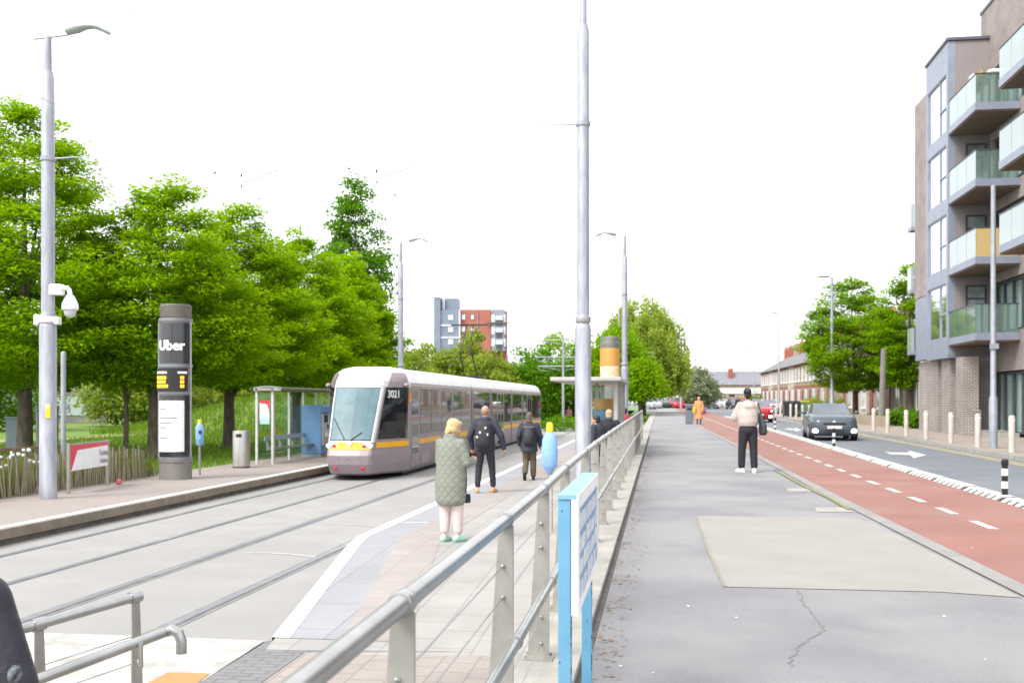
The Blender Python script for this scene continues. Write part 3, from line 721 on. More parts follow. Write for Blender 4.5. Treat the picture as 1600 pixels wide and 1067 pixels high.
# lettering bent round the column
def bend_text(sv, size, z, ang, mt, par, rad, bold=.004, name='lettering'):
    o = text(sv, size, mt, par, (0, 0, 0), (0, 0, 0), name, .003, bold)
    for v in o.data.vertices:
        x, yv, zz = v.co; a = ang + x / rad; r = rad + zz
        v.co = (r * math.cos(a), r * math.sin(a), z + yv)
    return o
bend_text('Uber', .34, 3.33, ac - R(14), emit('lit_letters', (.9, .9, .9), .6), pn, cR + .012, .006)
ds = arcpanel(ac - R(78), ac + R(44), 2.21, 2.77, cR, cR + .055).build('display_housing', BLACKP, ic, True)
AMB = emit('amber_led', (1.0, .30, .015), 1.3)
random.seed(11)
m = MB()
for r in range(3):
    z = 2.50 - r * .105
    def leds(a0, a1):
        a = a0
        while a < a1:
            wdt = random.uniform(2.2, 4.2)
            rs = arcpanel(ac + R(a), ac + R(min(a + wdt, a1)), z, z + .075, cR + .05, cR + .060, 2); m.add(rs.v, rs.f)
            a += wdt + .7
    leds(-70, [-26, -28, -20][r]); leds(18, 30)
m.build('departure_text', AMB, ds)
m = MB()
for a0, a1 in ((-70, -24), (10, 40)):
    rs = arcpanel(ac + R(a0), ac + R(a1), 2.64, 2.69, cR + .05, cR + .057, 6); m.add(rs.v, rs.f)
m.build('header_strip', emit('lit_header', (.55, .55, .6), .5), ds)
wp = arcpanel(ac - R(70), ac + R(34), .70, 1.97, cR, cR + .014).build('white_notice', WHITEP, ic, True)
m = MB()
for z, a0, a1 in ((1.74, -60, -34), (1.52, -62, 8), (1.40, -62, -12), (1.28, -62, -30), (1.02, -62, -24)):
    rs = arcpanel(ac + R(a0), ac + R(a1), z, z + .035, cR + .01, cR + .017, 6); m.add(rs.v, rs.f)
m.build('print_line', pm('grey_print', (.25, .25, .27), None, 9, .7), wp)

# stop name sign
s0, s1 = G(107, 771, PH), G(168, 758, PH)
sg = thing('stop_sign', 'low white and red stop name sign on two steel posts beside the fence', 'sign', (s0.x, s0.y, PH))
dvv = (s1 - s0); LN = dvv.length; sg.rotation_euler = (0, 0, math.atan2(dvv.y, dvv.x))
for x in (0, LN): MB().box((x - .03, -.03, 0), (x + .03, .03, 1.06)).build('post', STEEL, sg, bevel=.004, seg=1)
MB().box((.03, -.02, .47), (LN - .03, .02, 1.02)).build('panel', WHITEP, sg)
MB().box((.03, -.035, 1.02), (LN - .03, .035, 1.05)).build('top_bar', STEEL, sg)
m = MB(); m.prism([(.031, -.024, .50), (.031, -.024, 1.015), (LN - .031, -.024, 1.015), (LN - .031, -.024, .94), (.42, -.024, .90), (.10, -.024, .48)], (0, .003, 0)); m.build('red_band', pm('sign_red', (.62, .03, .06), None, 4, .4), sg)
DGP = pm('sign_grey_letters', (.30, .31, .36), None, 4, .5)
text('Fatima', .20, DGP, sg, (LN - .30, -.026, .78), (R(90), 0, 0)); text('Fatima', .17, DGP, sg, (LN - .30, -.026, .60), (R(90), 0, 0))

# chestnut paling fences
PALE = pm('weathered_paling', (.30, .255, .20), (.19, .165, .13), 3, .9, 0, .3, 40, stretch=(6, 6, .8))
def paling(label, pts, h=.86, lean=.08, gap=.085, rail=False, leanend=0):
    t = thing('paling_fence', label, 'fence', (pts[0][0], pts[0][1], PH - .03), 0, 'chestnut paling fences round the wild bed')
    m = MB(); o = Vector((pts[0][0], pts[0][1]))
    mw = MB()
    for a, b in zip(pts[:-1], pts[1:]):
        a = Vector(a) - o; b = Vector(b) - o; L = (b - a).length; d = (b - a) / L; n = int(L / gap)
        for k in range(n):
            u = (k + random.uniform(-.25, .25)) * gap; p = a + d * u; ln = random.gauss(0, lean) + (leanend * max(0, u / L - .7) * 2.2)
            hh = h * random.uniform(.88, 1.1); s = .017 * random.uniform(.7, 1.4); q = p + d * ln * hh + Vector((random.gauss(0, .03), 0))
            nn = Vector((-d.y, d.x)) * .007; dd = d * s
            m.add([(*(p - dd - nn), 0), (*(p + dd - nn), 0), (*(p + dd + nn), 0), (*(p - dd + nn), 0), (*(q - dd * .8 - nn), hh), (*(q + dd * .8 - nn), hh), (*(q + dd * .8 + nn), hh), (*(q - dd * .8 + nn), hh)],
                  [(0, 3, 2, 1), (4, 5, 6, 7), (0, 1, 5, 4), (1, 2, 6, 5), (2, 3, 7, 6), (3, 0, 4, 7)])
        for z in (.22, .62): mw.tube([(*a, z), (*b, z)], .006, 5)
        if rail: mw.box((-.03, -.03, h - .03), (.03, L, h + .05), Matrix.Translation((a.x, a.y, 0)) @ Matrix.Rotation(math.atan2(d.y, d.x) - math.pi / 2, 4, 'Z'))
    m.build('palings', PALE, t); mw.build('binding_wire', pm('fence_tie', (.22, .13, .08), None, 6, .9), t)
fx = -13.02
paling('weathered chestnut paling fence along the back edge of the left platform', [(fx, 10), (fx, 19.5), (fx + .02, 25.6)], .84, .10, .09, leanend=-.5)
paling('second paling fence with a brown top rail at the back of the wild bed', [(-16.2, 10), (-15.6, 25.9)], .80, .08, .11, rail=True)
tag(MB().ell((G(186, 757, PH).x, G(186, 757, PH).y, PH + .06), (.07, .07, .085), 10, 7).build('paper_cup', pm('pink_red', (.6, .12, .14), None, 5, .6), None, True), 'small crushed red cup lying at the foot of the paling fence', 'cup')
# slim posts, cabinet
p = D(99, 27.5); t = thing('slim_post', 'slim plain steel post behind the fence right of the camera pole', 'post', (p.x, p.y, PH - .03)); MB().lathe([(.065, 0), (.065, 3.25), (.03, 3.28)], n=14).build('shaft', GALV, t, True)
p = D(60, 40); t = thing('bollard', 'pale short bollard in the park behind the camera pole', 'bollard', (p.x, p.y, PH - .03)); MB().lathe([(.09, 0), (.09, 1.6), (.12, 1.62), (.12, 1.75), (.05, 1.8)], n=14).build('shaft', GALV, t, True)
p = D(88, 40); t = thing('bollard', 'pale short bollard in the park right of the camera pole', 'bollard', (p.x, p.y, PH - .03)); MB().lathe([(.08, 0), (.08, 1.65), (.11, 1.67), (.11, 1.8), (.05, 1.85)], n=14).build('shaft', GALV, t, True)
p = D(27, 42); t = thing('utility_cabinet', 'pale blue grey utility cabinet on the grass at far left', 'cabinet', (p.x, p.y, PH - .03))
CABM = pm('cabinet_blue_grey', (.30, .36, .42), (.26, .32, .38), 3, .6)
MB().box((-.34, -.25, 0), (.34, .25, 1.3)).build('body', CABM, t, bevel=.02); MB().box((-.38, -.29, 1.3), (.38, .29, 1.36)).build('lid', CABM, t); MB().box((-.30, -.262, .1), (.30, -.252, 1.24)).build('door', CABM, t)

# smart card validators under blue bags with yellow lamps
BAG = pm('blue_bag', (.24, .42, .70), (.20, .36, .64), 3, .55, 0, .25, 14)
def validator(label, p, sc, bag):
    t = thing('card_validator', label, 'card validator', (p.x, p.y, PH), 0, 'card validators with yellow tops')
    if bag:
        m = MB()
        for x in (-.03, .035): m.cyl((x, 0, 0), (x, 0, .92), .011, None, 8)
        m.build('post', STEEL, t, True)
        m = MB(); secs = [(0, 0, .86, .012, .012), (0, 0, .89, .04, .04), (.0, 0, .97, .095, .08), (0, 0, 1.0, .116, .095), (0, 0, 1.2, .120, .10), (0, 0, 1.38, .112, .095), (0, 0, 1.47, .07, .065), (0, 0, 1.50, .035, .035)]
        m.eloft(secs, 16); m.build('bag_cover', BAG, t, True, angle=30)
        MB().eloft([(0, 0, 1.49, .05, .05), (0, 0, 1.52, .055, .055), (0, 0, 1.61, .05, .05), (0, 0, 1.64, .03, .03)], 14).build('yellow_cap', YELP, t, True)
    else:
        MB().cyl((0, 0, 0), (0, 0, .92), .03, None, 12).build('post', STEEL, t, True)
        MB().eloft([(0, 0, .78, .06, .05), (0, 0, .83, .10, .08), (0, 0, 1.2, .115, .09), (0, 0, 1.30, .10, .08), (0, 0, 1.36, .05, .05)], 14).build('body', BAG, t, True)
        MB().eloft([(0, 0, 1.34, .05, .05), (0, 0, 1.44, .05, .05), (0, 0, 1.47, .03, .03)], 12).build('yellow_cap', YELP, t, True)
        MB().box((.02, -.105, 1.10), (.085, -.08, 1.18)).build('reader', BLACKP, t)
        MB().box((.0, -.10, .95), (.07, -.085, 1.05)).build('sticker', pm('teal_sticker', (.2, .55, .55), None, 4, .5), t)
    return t
validator('small blue card validator with yellow top beside the information column', G(312, 742, PH), 1, False)
p = G(859, 832, PH); validator('card validator wrapped in a pointed blue bag in front of the thick pole', p, 1, True)
# litter bin
p = G(373, 731, PH); p.y += .2
t = thing('litter_bin', 'round stainless steel litter bin with dark slot beside the glass shelter', 'litter bin', (p.x, p.y, PH))
BINM = pm('bin_steel', (.48, .47, .45), (.40, .39, .37), 3, .35, .7, .03, 60, stretch=(8, 8, .4))
MB().lathe([(.235, .0), (.235, .03), (.25, .04), (.25, 1.05), (.24, 1.09), (.10, 1.10)], n=30).build('body', BINM, t, True)
rs = arcpanel(aim - R(42), aim - R(2) , .90, 1.0, .245, .254, 8); rs.build('slot', BLACKP, t)
MB().lathe([(.24, 0), (.252, .0), (.252, .035), (.24, .035)], n=30).build('foot', BLACKP, t, True)
# white litter on grass edge
# glass shelter on the left platform
GLS = clearglass('shelter_glass', (.90, .96, .93), .03, ior=1.3)
SHS = pm('shelter_steel', (.56, .55, .52), (.48, .47, .45), 5, .45, .3)
def shelter_left():
    y0 = YX(426, -11.85); L = 8.6; x0, x1 = -12.36, -11.85
    t = thing('tram_shelter', 'long glass tram shelter with slim steel posts and bench beside the litter bin', 'shelter', (x0, y0, PH))
    Wd = x1 - x0
    for (x, yv) in [(0, 0), (Wd, 0), (Wd, 5.6), (Wd, L)] + [(0, k * L / 6) for k in range(1, 7)]:
        MB().box((x - .035, yv - .035, 0), (x + .035, yv + .035, 2.36)).build('post', SHS, t)
    m = MB(); n = 8
    m.rings([[Vector((-.08 + (Wd + .40) * k / n, yv, 2.36 + .07 * math.sin(math.pi * (k / n) * .8 + .3))) for k in range(n + 1)] + [Vector((-.08 + (Wd + .40) * (n - k) / n, yv, 2.31 + .07 * math.sin(math.pi * ((n - k) / n) * .8 + .3))) for k in range(n + 1)] for yv in (-.10, L + .2)])
    m.build('roof', clearglass('shelter_roof_glass', (.66, .68, .62), .1, (.26, .26, .23), .62), t)
    m = MB().box((-.06, -.10, 2.28), (Wd + .30, -.05, 2.36)); m.box((Wd - .03, -.2, 2.28), (Wd + .03, L, 2.36)); m.box((-.03, -.2, 2.27), (.03, L, 2.35)); m.build('roof_beam', STEEL, t)
    for k in range(6): MB().box((-.006, k * L / 6 + .05, .18), (.006, (k + 1) * L / 6 - .05, 2.2)).build('glass_pane', GLS, t)
    e = MB().box((.04, -.006, .18), (Wd - .04, .006, 2.2)).build('end_pane', GLS, t)
    m = MB().box((.10, -.02, 1.25), (Wd - .10, .02, 1.98)); mp = m.build('map_panel', pm('map_white', (.62, .68, .74), (.52, .6, .68), 6, .5), t)
    m = MB().prism([(.10, -.024, 1.98), (Wd - .10, -.024, 1.98), (Wd - .10, -.024, 1.6), (Wd - .17, -.024, 1.86), (.10, -.024, 1.90)], (0, .002, 0)); m.build('red_band', MATS['sign_red'], mp)
    m = MB().box((.12, -.024, 1.42), (Wd - .12, -.021, 1.46)); m.box((.10, -.023, 1.25), (Wd - .1, -.0205, 1.40)); m.build('caption_strip', pm('map_blue', (.35, .52, .62), None, 4, .5), mp)
    b = MB().box((.12, .5, .46), (.42, 5.4, .50)).build('bench_seat', STEELB, t)
    MB().box((.06, .45, .72), (.09, 5.45, .86)).build('bench_back', pm('bench_blue_grey', (.40, .44, .52), None, 4, .5, .3), t)
    for k in range(5):
        yv = .7 + k * 1.1; MB().prism([(.03, yv, .75), (.16, yv, .46), (.42, yv, .46), (.42, yv, .43), (.03, yv, .40)], (0, .03, 0)).build('bench_bracket', STEELB, t)
shelter_left()
TMB = pm('ticket_machine_blue', (.16, .30, .55), (.14, .27, .50), 3, .45)
y0 = YX(484, -12.1)
t = thing('ticket_machine', 'tall blue ticket machine with grey front beside the far shelter end', 'ticket machine', (-12.05, y0, PH))
MB().box((-.36, 0, .12), (.36, .85, 1.82)).build('body', TMB, t, bevel=.03); MB().box((-.34, .02, 0), (.34, .83, .12)).build('plinth', GALVD, t)
f = MB().box((.36, .06, .42), (.40, .80, 1.55)).build('front_panel', pm('machine_grey', (.50, .51, .53), None, 4, .5), t)
MB().box((.36, .0, 1.56), (.48, .85, 1.80)).build('hood', pm('hood_blue', (.12, .24, .48), None, 4, .4), t, bevel=.02)
MB().box((.401, .2, 1.22), (.412, .6, 1.48)).build('screen', DGLASS, f); MB().box((.401, .3, .7), (.45, .62, .86)).build('ticket_tray', WHITEP, f); MB().box((.401, .55, 1.0), (.415, .68, 1.15)).build('keypad', BLACKP, f)

# ---- near platform shelter and ad column
ys = 27.0
t = thing('tram_shelter', 'cream framed platform shelter below the orange advertising column', 'shelter', (-1.75, ys, PH))
CRM = pm('cream_frame', (.44, .42, .38), (.38, .365, .33), 4, .5)
MB().box((-1.0, -.6, 2.46), (.78, 6.2, 2.56)).build('roof', CRM, t, bevel=.02)
for x in (-.02, .62):
    for yv in (0, 2.8, 5.6): MB().box((x - .05, yv - .05, 0), (x + .05, yv + .05, 2.46)).build('post', CRM, t)
MB().box((.08 - .05, -.01, .2), (.56, .01, 2.30)).build('end_pane', GLS, t)
for yv in (.06, 2.86): MB().box((.61, yv, .2), (.63, yv + 2.68, 2.36)).build('side_panel', pm('shelter_side', (.34, .33, .29), None, 5, .6), t)
t = thing('ticket_machine', 'blue ticket machine with orange header inside the cream shelter', 'ticket machine', (-1.45, ys + 1.2, PH))
MB().box((-.32, 0, 0), (.22, .6, 1.72)).build('body', pm('machine_sky_blue', (.16, .36, .62), None, 4, .4), t, bevel=.03)
MB().box((-.32, .05, 1.722), (.22, .55, 2.02)).build('header', pm('orange_header', (.72, .34, .06), None, 4, .4), t)
p = D(953, 44.6)
t = thing('advertising_column', 'round advertising column with an orange poster above the near shelter', 'advertising column', (p.x, p.y, PH))
MB().lathe([(.40, 0), (.40, 3.0), (.42, 3.02), (.42, 4.25), (.43, 4.3), (.43, 4.42), (.38, 4.44), (.38, 4.66), (.1, 4.7)], n=32).build('body', pm('ad_column_grey', (.24, .235, .22), None, 4, .5, .3), t, True)
a = math.atan2(-p.y, -p.x)
po = arcpanel(a - R(75), a + R(70), 2.62, 4.18, .41, .435).build('poster', pm('orange_poster', (.60, .27, .05), (.62, .32, .09), 2, .4), t, True)
arcpanel(a - R(66), a + R(58), 2.95, 3.42, .43, .44).build('poster_white_block', pm('poster_white', (.82, .72, .58), (.8, .5, .2), 6, .5), po, True)
# street litter bin and divider bollards
p = FG(1077, 662); t = thing('street_bin', 'tall dark grey street bin at the far end of the footpath', 'litter bin', (p.x, p.y, zf(p.y)))
SB = pm('bin_dark_grey', (.15, .18, .20), None, 4, .5)
MB().box((-.22, -.22, 0), (.22, .22, 1.0)).build('body', SB, t, bevel=.05); MB().box((-.25, -.25, 1.0), (.25, .25, 1.14)).build('lid', SB, t, bevel=.05); MB().box((-.14, -.228, .80), (.14, -.221, .93)).build('slot', BLACKP, t)
# cycle lane separators
BLK = pm('separator_black', (.09, .09, .09), (.07, .07, .07), 6, .8); SW = pm('separator_white', (.66, .66, .65), (.52, .52, .51), 6, .7)
def separator():
    t = thing('lane_separator', 'low black separator unit with white diagonal ridges beside the red cycle lane', 'lane separator', (DX, 0, 0), 0, 'identical lane separators between cycle lane and road')
    m = MB().prism([(-.22, 0, -.06), (.22, 0, -.06), (.20, 0, .035), (.10, 0, .085), (-.10, 0, .085), (-.20, 0, .035)], (0, 1.94, 0)); m.build('base', BLK, t)
    m = MB()
    for k in range(6):
        y = .05 + k * .32
        M = Matrix.Translation((0, y, 0))
        m.prism([(-.215, 0, .036), (-.205, .15, .038), (-.10, .19, .094), (.10, .27, .094), (.205, .31, .038), (.215, .17, .036), (.10, .10, .096), (-.10, .03, .096)], (0, 0, .012), M)
    m.build('ridges', SW, t); return t
sep = separator(); y = 11.0; first = True
while y < 86:
    o = sep if first else dup(sep, (DX + .06, y, zf(y, ROAD) + .045))
    if first: o.location = (DX + .06, y, zf(y, ROAD) + .045); first = False
    y += 2.0
def flexpost(lb, y, first=None):
    if first: return dup(first, (DX + .12, y, zf(y, ROAD) + .08), 0, lb)
    t = thing('marker_post', lb, 'marker post', (DX + .12, y, zf(y, ROAD) + .08), 0, 'black and white marker posts in the lane separator')
    MB().lathe([(.12, -.05), (.12, .015), (.06, .03), (.045, .05), (.045, .52), (.055, .54), (.055, .60), (.03, .62)], n=16).build('post', BLACKP, t, True)
    for z in (.16, .36): MB().lathe([(.045, z), (.049, z), (.049, z + .11), (.045, z + .11)], n=16).build('white_band', WHITEP, t, True)
    return t
f0 = flexpost('nearest black and white marker post, at the right edge of the picture', YX(1570, DX + .12))
flexpost('black and white marker post in front of the dark grey car', YX(1303, DX + .12), f0)
flexpost('black and white marker post in front of the red car', YX(1211, DX + .12), f0)
# bollards on the right pavement
BOL = pm('bollard_cream', (.52, .48, .43), (.44, .41, .37), 4, .6)
def boll():
    t = thing('bollard', 'x', 'bollard', (0, 0, 0), 0, 'cream bollards along the right pavement kerb')
    MB().lathe([(.085, -.05), (.085, .98), (.075, 1.02), (.03, 1.04)], n=16).build('post', BOL, t, True); MB().lathe([(.088, .88), (.088, .93)], n=16).build('band', WHITEP, t, True); return t
b0 = boll(); yb = [YX(px, 9.72) for px in (1581, 1528, 1486, 1447, 1416, 1387, 1365)]
lbs = ['cream bollard nearest the camera on the right pavement', 'cream bollard just left of the tall grey pole', 'cream bollard before the brick pillar of the flats', 'cream bollard at the far corner of the flats',
       'cream bollard two places beyond the corner of the flats', 'cream bollard just right of the dark grey car', 'cream bollard behind the right mirror of the grey car']
for i, y in enumerate(yb):
    loc = (9.72, y, zf(y))
    if i == 0: b0.location = loc; b0['label'] = lbs[0]
    else: dup(b0, loc, 0, lbs[i])
y = 58
while y < 108:
    dup(b0, (9.72, y, zf(y)), 0, 'small cream bollard in the far row behind the two cars'); y += 3.4
# ================================================================== TRAM
MAUVE = pm('tram_mauve', (.31, .255, .275), (.285, .235, .255), 3, .45, .2)
SILV = pm('tram_silver_roof', (.74, .73, .74), (.64, .63, .645), 1.2, .4, .1)
AMBR = pm('tram_yellow_band', (.80, .40, .008), (.76, .38, .008), 3, .4)
WSC = pm('windscreen_glass', (.135, .21, .235), (.085, .145, .165), .9, .25, 0, detail=3, spec=.12)  # pale teal with darker patches paints the sky reflection into the colour
TGL = pm('tram_side_glass', (.045, .055, .055), (.02, .026, .026), .7, .03, 0, spec=1.0)
DARKG = pm('cab_side_glass', (.010, .013, .016), None, 1, .04, 0, spec=.7)
BEL = pm('bellows', (.16, .14, .145), (.10, .09, .095), 8, .8)
TX = -8.54
dn = 29.2; TY = (dn + TX * sn) / cs
tr = thing('tram', 'long mauve and silver tram with yellow band at the far platform', 'tram', (TX, TY, 0))
ROWS = [(.14, .34, .50, 1.10), (.20, .16, .58, 1.16), (.45, .02, .62, 1.19), (.70, -.02, .63, 1.2), (.84, .04, .63, 1.2), (.88, .07, .63, 1.2), (1.06, .12, .63, 1.2), (1.12, .15, .63, 1.2),
        (1.6, .40, .655, 1.2), (2.1, .66, .68, 1.2), (2.62, .97, .70, 1.2), (2.78, 1.08, .69, 1.17), (2.92, 1.22, .66, 1.12), (3.06, 1.44, .62, 1.03), (3.16, 1.75, .55, .88), (3.22, 2.05, .45, .60)]
NS = 2.35
def crow(z):
    for a, b in zip(ROWS[:-1], ROWS[1:]):
        if z <= b[0]:
            u = max(0, (z - a[0]) / (b[0] - a[0])); return [p + (q - p) * u for p, q in zip(a, b)]
    return list(ROWS[-1])
def contour(z):
    _, yf, wf, hw = crow(z)
    hf = [(0, yf - .05), (wf * .5, yf - .04), (wf - .07, yf), (wf, yf + .05), (wf + .035, yf + .15),
          (wf + .45 * (hw - wf), yf + .15 + .34 * (NS - yf - .15)), (hw - .05, yf + .15 + .74 * (NS - yf - .15)), (hw, NS)]
    return [Vector((-x, y, z)) for x, y in hf[:0:-1]] + [Vector((x, y, z)) for x, y in hf]
def cpt(z, s):
    c = contour(z); k = s + 7; i = min(13, max(0, int(math.floor(k)))); return c[i].lerp(c[i + 1], k - i)
m = MB(); zs_ = [r[0] for r in ROWS]; cs_ = [contour(z) for z in zs_]
n = 15
for k in range(len(zs_) - 1):
    for i in range(n - 1):
        zc = (zs_[k] + zs_[k + 1]) / 2; front = 3 <= i <= 10 or i in (2, 11)
        m.mi = 1 if (zc > 2.62 or (zc > 1.06 and 4 <= i <= 9) or (zc > 1.06 and i in (3, 10))) else 0
        m.quad(cs_[k][i], cs_[k][i + 1], cs_[k + 1][i + 1], cs_[k + 1][i])
m.mi = 1; m.poly(cs_[-1]); m.mi = 0; m.poly(cs_[0][::-1])
m.build('cab', [MAUVE, SILV], tr, True, angle=28)
def patch(name, z0, z1, s0, s1, mt, par=tr, off=.012, nz=6, nsx=12, skew=None):
    mb = MB(); g = []
    for j in range(nz + 1):
        z = z0 + (z1 - z0) * j / nz; row = []
        for i in range(nsx + 1):
            a0, a1 = (s0(z), s1(z)) if callable(s0) else (s0, s1)
            s = a0 + (a1 - a0) * i / nsx; p = cpt(z, s)
            t = (cpt(z, min(7, s + .05)) - cpt(z, max(-7, s - .05))); u = cpt(min(3.2, z + .02), s) - cpt(max(.15, z - .02), s)
            nn = t.cross(u).normalized()
            if nn.y > 0 and abs(s) < 3: nn = -nn
            if s > 3 and nn.x < 0: nn = -nn
            if s < -3 and nn.x > 0: nn = -nn
            row.append(p + nn * off)
        g.append(row)
    for j in range(nz):
        for i in range(nsx): mb.quad(g[j][i], g[j][i + 1], g[j + 1][i + 1], g[j + 1][i])
    return mb.build(name, mt, par, True)
patch('windscreen_seal', 1.10, 2.60, -2.35, 2.35, BLACKP, off=.008)
ws = patch('windscreen', 1.13, 2.57, -2.22, 2.22, WSC, off=.016)
patch('dash_band', .86, 1.07, -2.75, 2.75, AMBR, off=.010, nz=2)
for s in (-1, 1):
    patch('cab_window', 1.14, 2.60, (lambda z, s=s: s * 4.15), (lambda z, s=s: s * 6.35), DARKG, off=.012)
    patch('side_band', .90, 1.06, (lambda z, s=s: s * 4.1), (lambda z, s=s: s * 6.6), AMBR, off=.012, nz=2)
    patch('corner_fairing', 2.64, 3.02, (lambda z, s=s: s * (4.2 + (z - 2.64) * 1.2)), (lambda z, s=s: s * 6.4), pm('fairing_mauve', (.30, .24, .26), None, 3, .4, .2), off=.03)
# headlights, bumper lamps, wipers, emblem, number
CHR = pm('lamp_chrome', (.7, .7, .72), None, 4, .15, .8); LMP = emit('headlight_glow', (1, .97, .92), 1.6); RLM = pm('red_lens', (.65, .03, .04), None, 4, .2)
for s in (-1, 1):
    p = cpt(.97, s * 1.75); m = MB().ell(p + Vector((0, .0, 0)), (.19, .05, .085), 16, 8); h = m.build('headlight', CHR, tr, True)
    MB().ell(p + Vector((s * .09, -.035, 0)), (.06, .03, .06), 12, 6).build('lamp', LMP, h, True)
    MB().ell(p + Vector((-s * .07, -.04, 0)), (.05, .03, .055), 12, 6).build('indicator', RLM, h, True)
    p = cpt(.36, s * 1.35); MB().ell(p, (.06, .03, .055), 12, 6).build('bumper_lamp', RLM, tr, True)
    p = cpt(2.55, s * 6.0) + Vector((s * .03, -.12, .12)); MB().ell(p, (.085, .15, .075), 14, 8).build('mirror_pod', MAUVE, tr, True)
    p = cpt(2.3, s * 6.75); MB().box(tuple(p - Vector((.02, .06, .14))), tuple(p + Vector((.03, .06, .14)))).build('side_indicator', pm('orange_lens', (.8, .28, .03), None, 4, .3), tr)
for s, q in ((-.7, -1.85), (.15, 1.0)):
    a = cpt(1.12, s * .6) + Vector((0, -.03, 0)); b = cpt(1.12 + (.62 if s < 0 else .22), q) + Vector((0, -.035, 0))
    MB().tube([a, b], .012, 6).build('wiper', BLACKP, ws)
p = cpt(1.02, 0); MB().prism([p + Vector((-.10, -.03, .06)), p + Vector((.10, -.03, .06)), p + Vector((.03, -.04, -.06)), p + Vector((-.03, -.04, -.06))], (0, .03, 0)).build('emblem', SILV, tr)
m = MB()
for x in (-.33, -.05, .05, .33):
    p = cpt(.60, x * 2.6); m.ell(p, (.018, .012, .015), 8, 5)
m.build('bumper_hole', BLACKP, tr)
a0, a1 = cpt(2.42, 4.35), cpt(2.42, 5.55); dvec = (a1 - a0).normalized()
text('3021', .30, WHITEP, tr, cpt(2.40, 4.92) + Vector((.03, -.03, 0)), (R(90), 0, math.atan2(dvec.y, dvec.x)), 'fleet_number', .003, .004)
# sections of the body
def ty(px): return YX(px, TX + 1.2) - TY
B_ = [NS, ty(737), ty(767), ty(799), ty(816), ty(849)]
prof_b = [(1.14, .16), (1.2, .32), (1.2, 2.62), (1.17, 2.76)]
prof_r = [(1.172, 2.755), (1.13, 2.88), (1.03, 3.05), (.85, 3.16), (.5, 3.21), (0, 3.23)]
for i, (a, b) in enumerate(zip(B_[:-1], B_[1:])):
    g = .16; y0 = a + (0 if i == 0 else g); y1 = b - (g if i < 4 else 0); last = i == 4
    full = [(-x, z) for x, z in prof_b] ; ring = lambda y, k=1.0, dy=0: [Vector((x * k, y, z)) for x, z in prof_b + [(-x, z) for x, z in prof_b[::-1]]]
    rs = [ring(y0), ring(y1 - (1.5 if last else 0))] + ([ring(y1 - .5, .92), ring(y1, .72)] if last else [])
    sec = MB().rings(rs).build('body_section', MAUVE, tr, True)
    rr = lambda y, k=1.0, dz=0: [Vector((x * k, y, z - (z - 2.755) * dz)) for x, z in prof_r + [(-x, z) for x, z in prof_r[-2::-1]]]
    rs = [rr(y0), rr(y1 - (1.5 if last else 0))] + ([rr(y1 - .5, .92, .15), rr(y1, .7, .6)] if last else [])
    rf = MB().rings(rs).build('roof', SILV, tr, True)
    for s in (-1, 1):
        # cant rail strip, yellow band, windows, doors
        x0, x1 = sorted((s * 1.196, s * 1.210)); X0, X1 = sorted((s * 1.196, s * 1.206))
        ye = y1 - (1.5 if last else 0)
        MB().box((X0, y0, 2.665), (X1, ye, 2.70)).build('cant_rail', pm('cant_rail_cream', (.6, .55, .42), None, 4, .4), sec)
        L = ye - y0
        if i == 0: items = [('door', .02, 1.05), ('window', 1.22, 2.7), ('window', 2.8, 4.1), ('door', 4.3, 6.3), ('window', 6.5, 7.7), ('window', 7.8, L - .3)]
        elif i == 1: items = [('window', .2, L - .2)]
        elif i == 2: items = [('window', .15, 1.5), ('door', 1.7, 3.6), ('window', 3.8, L - .15)]
        elif i == 3: items = [('window', .2, L - .2)]
        else: items = [('window', .15, 1.8), ('door', 2.0, 3.9), ('window', 4.1, 6.0), ('window', 6.1, L - .1)]
        items = [(k, u, min(v, L - .05)) for k, u, v in items if u < L - .3]
        bands = []; cur = 0
        for k, u, v in items:
            if k == 'door':
                if u - cur > .1: bands.append((cur, u))
                cur = v
        if L - cur > .1: bands.append((cur, L))
        for u, v in bands: MB().box((X0, y0 + u + .03, .90), (X1, y0 + v - .03, 1.06)).build('side_band', AMBR, sec)
        for k, u, v in items:
            if k == 'window':
                wd = MB().box((x0, y0 + u, 1.22), (x1, y0 + v, 2.58)).build('window', TGL, sec, bevel=.006, seg=1)
            else:
                dd = MB().box((X0, y0 + u, .26), (X1 + .0 * s, y0 + v, 2.62)).build('door', pm('tram_door', (.27, .225, .24), None, 3, .35, .2), sec)
                nl = 2 if v - u > 1.3 else 1
                for q in range(nl):
                    w_ = (v - u) / nl; MB().box((x0, y0 + u + q * w_ + .09, .40), (x1, y0 + u + (q + 1) * w_ - .09, 2.52)).build('pane', TGL, dd)
        if i in (0, 2, 4): MB().box((X0, y0 + 1.4, .28), (X1, y0 + 2.6, .62)).build('bogie_panel', pm('skirt_panel', (.31, .25, .27), None, 3, .4), sec)
    if i < 4:
        rs = []
        k = 0; yy = b - g
        while yy <= b + g + .001:
            q = .96 if k % 2 else .90
            rs.append([Vector((x * q, yy, .3 + (z - .3) * .985)) for x, z in prof_b + prof_r + [(-x, z) for x, z in (prof_b + prof_r[:-1])[::-1]]]); yy += g / 3; k += 1
        MB().rings(rs).build('bellows', BEL, tr)
MB().box((-.95, 2.3, .05), (.95, B_[-1] - 1.6, .24)).build('underframe', BLACKP, tr)
pg = ty(773) ; m = MB()
m.box((-.6, pg - .8, 3.24), (.6, pg + .8, 3.34)); m.tube([(-.3, pg + .7, 3.34), (-.25, pg - .7, 4.4)], .03, 6); m.tube([(.3, pg + .7, 3.34), (.25, pg - .7, 4.4)], .03, 6)
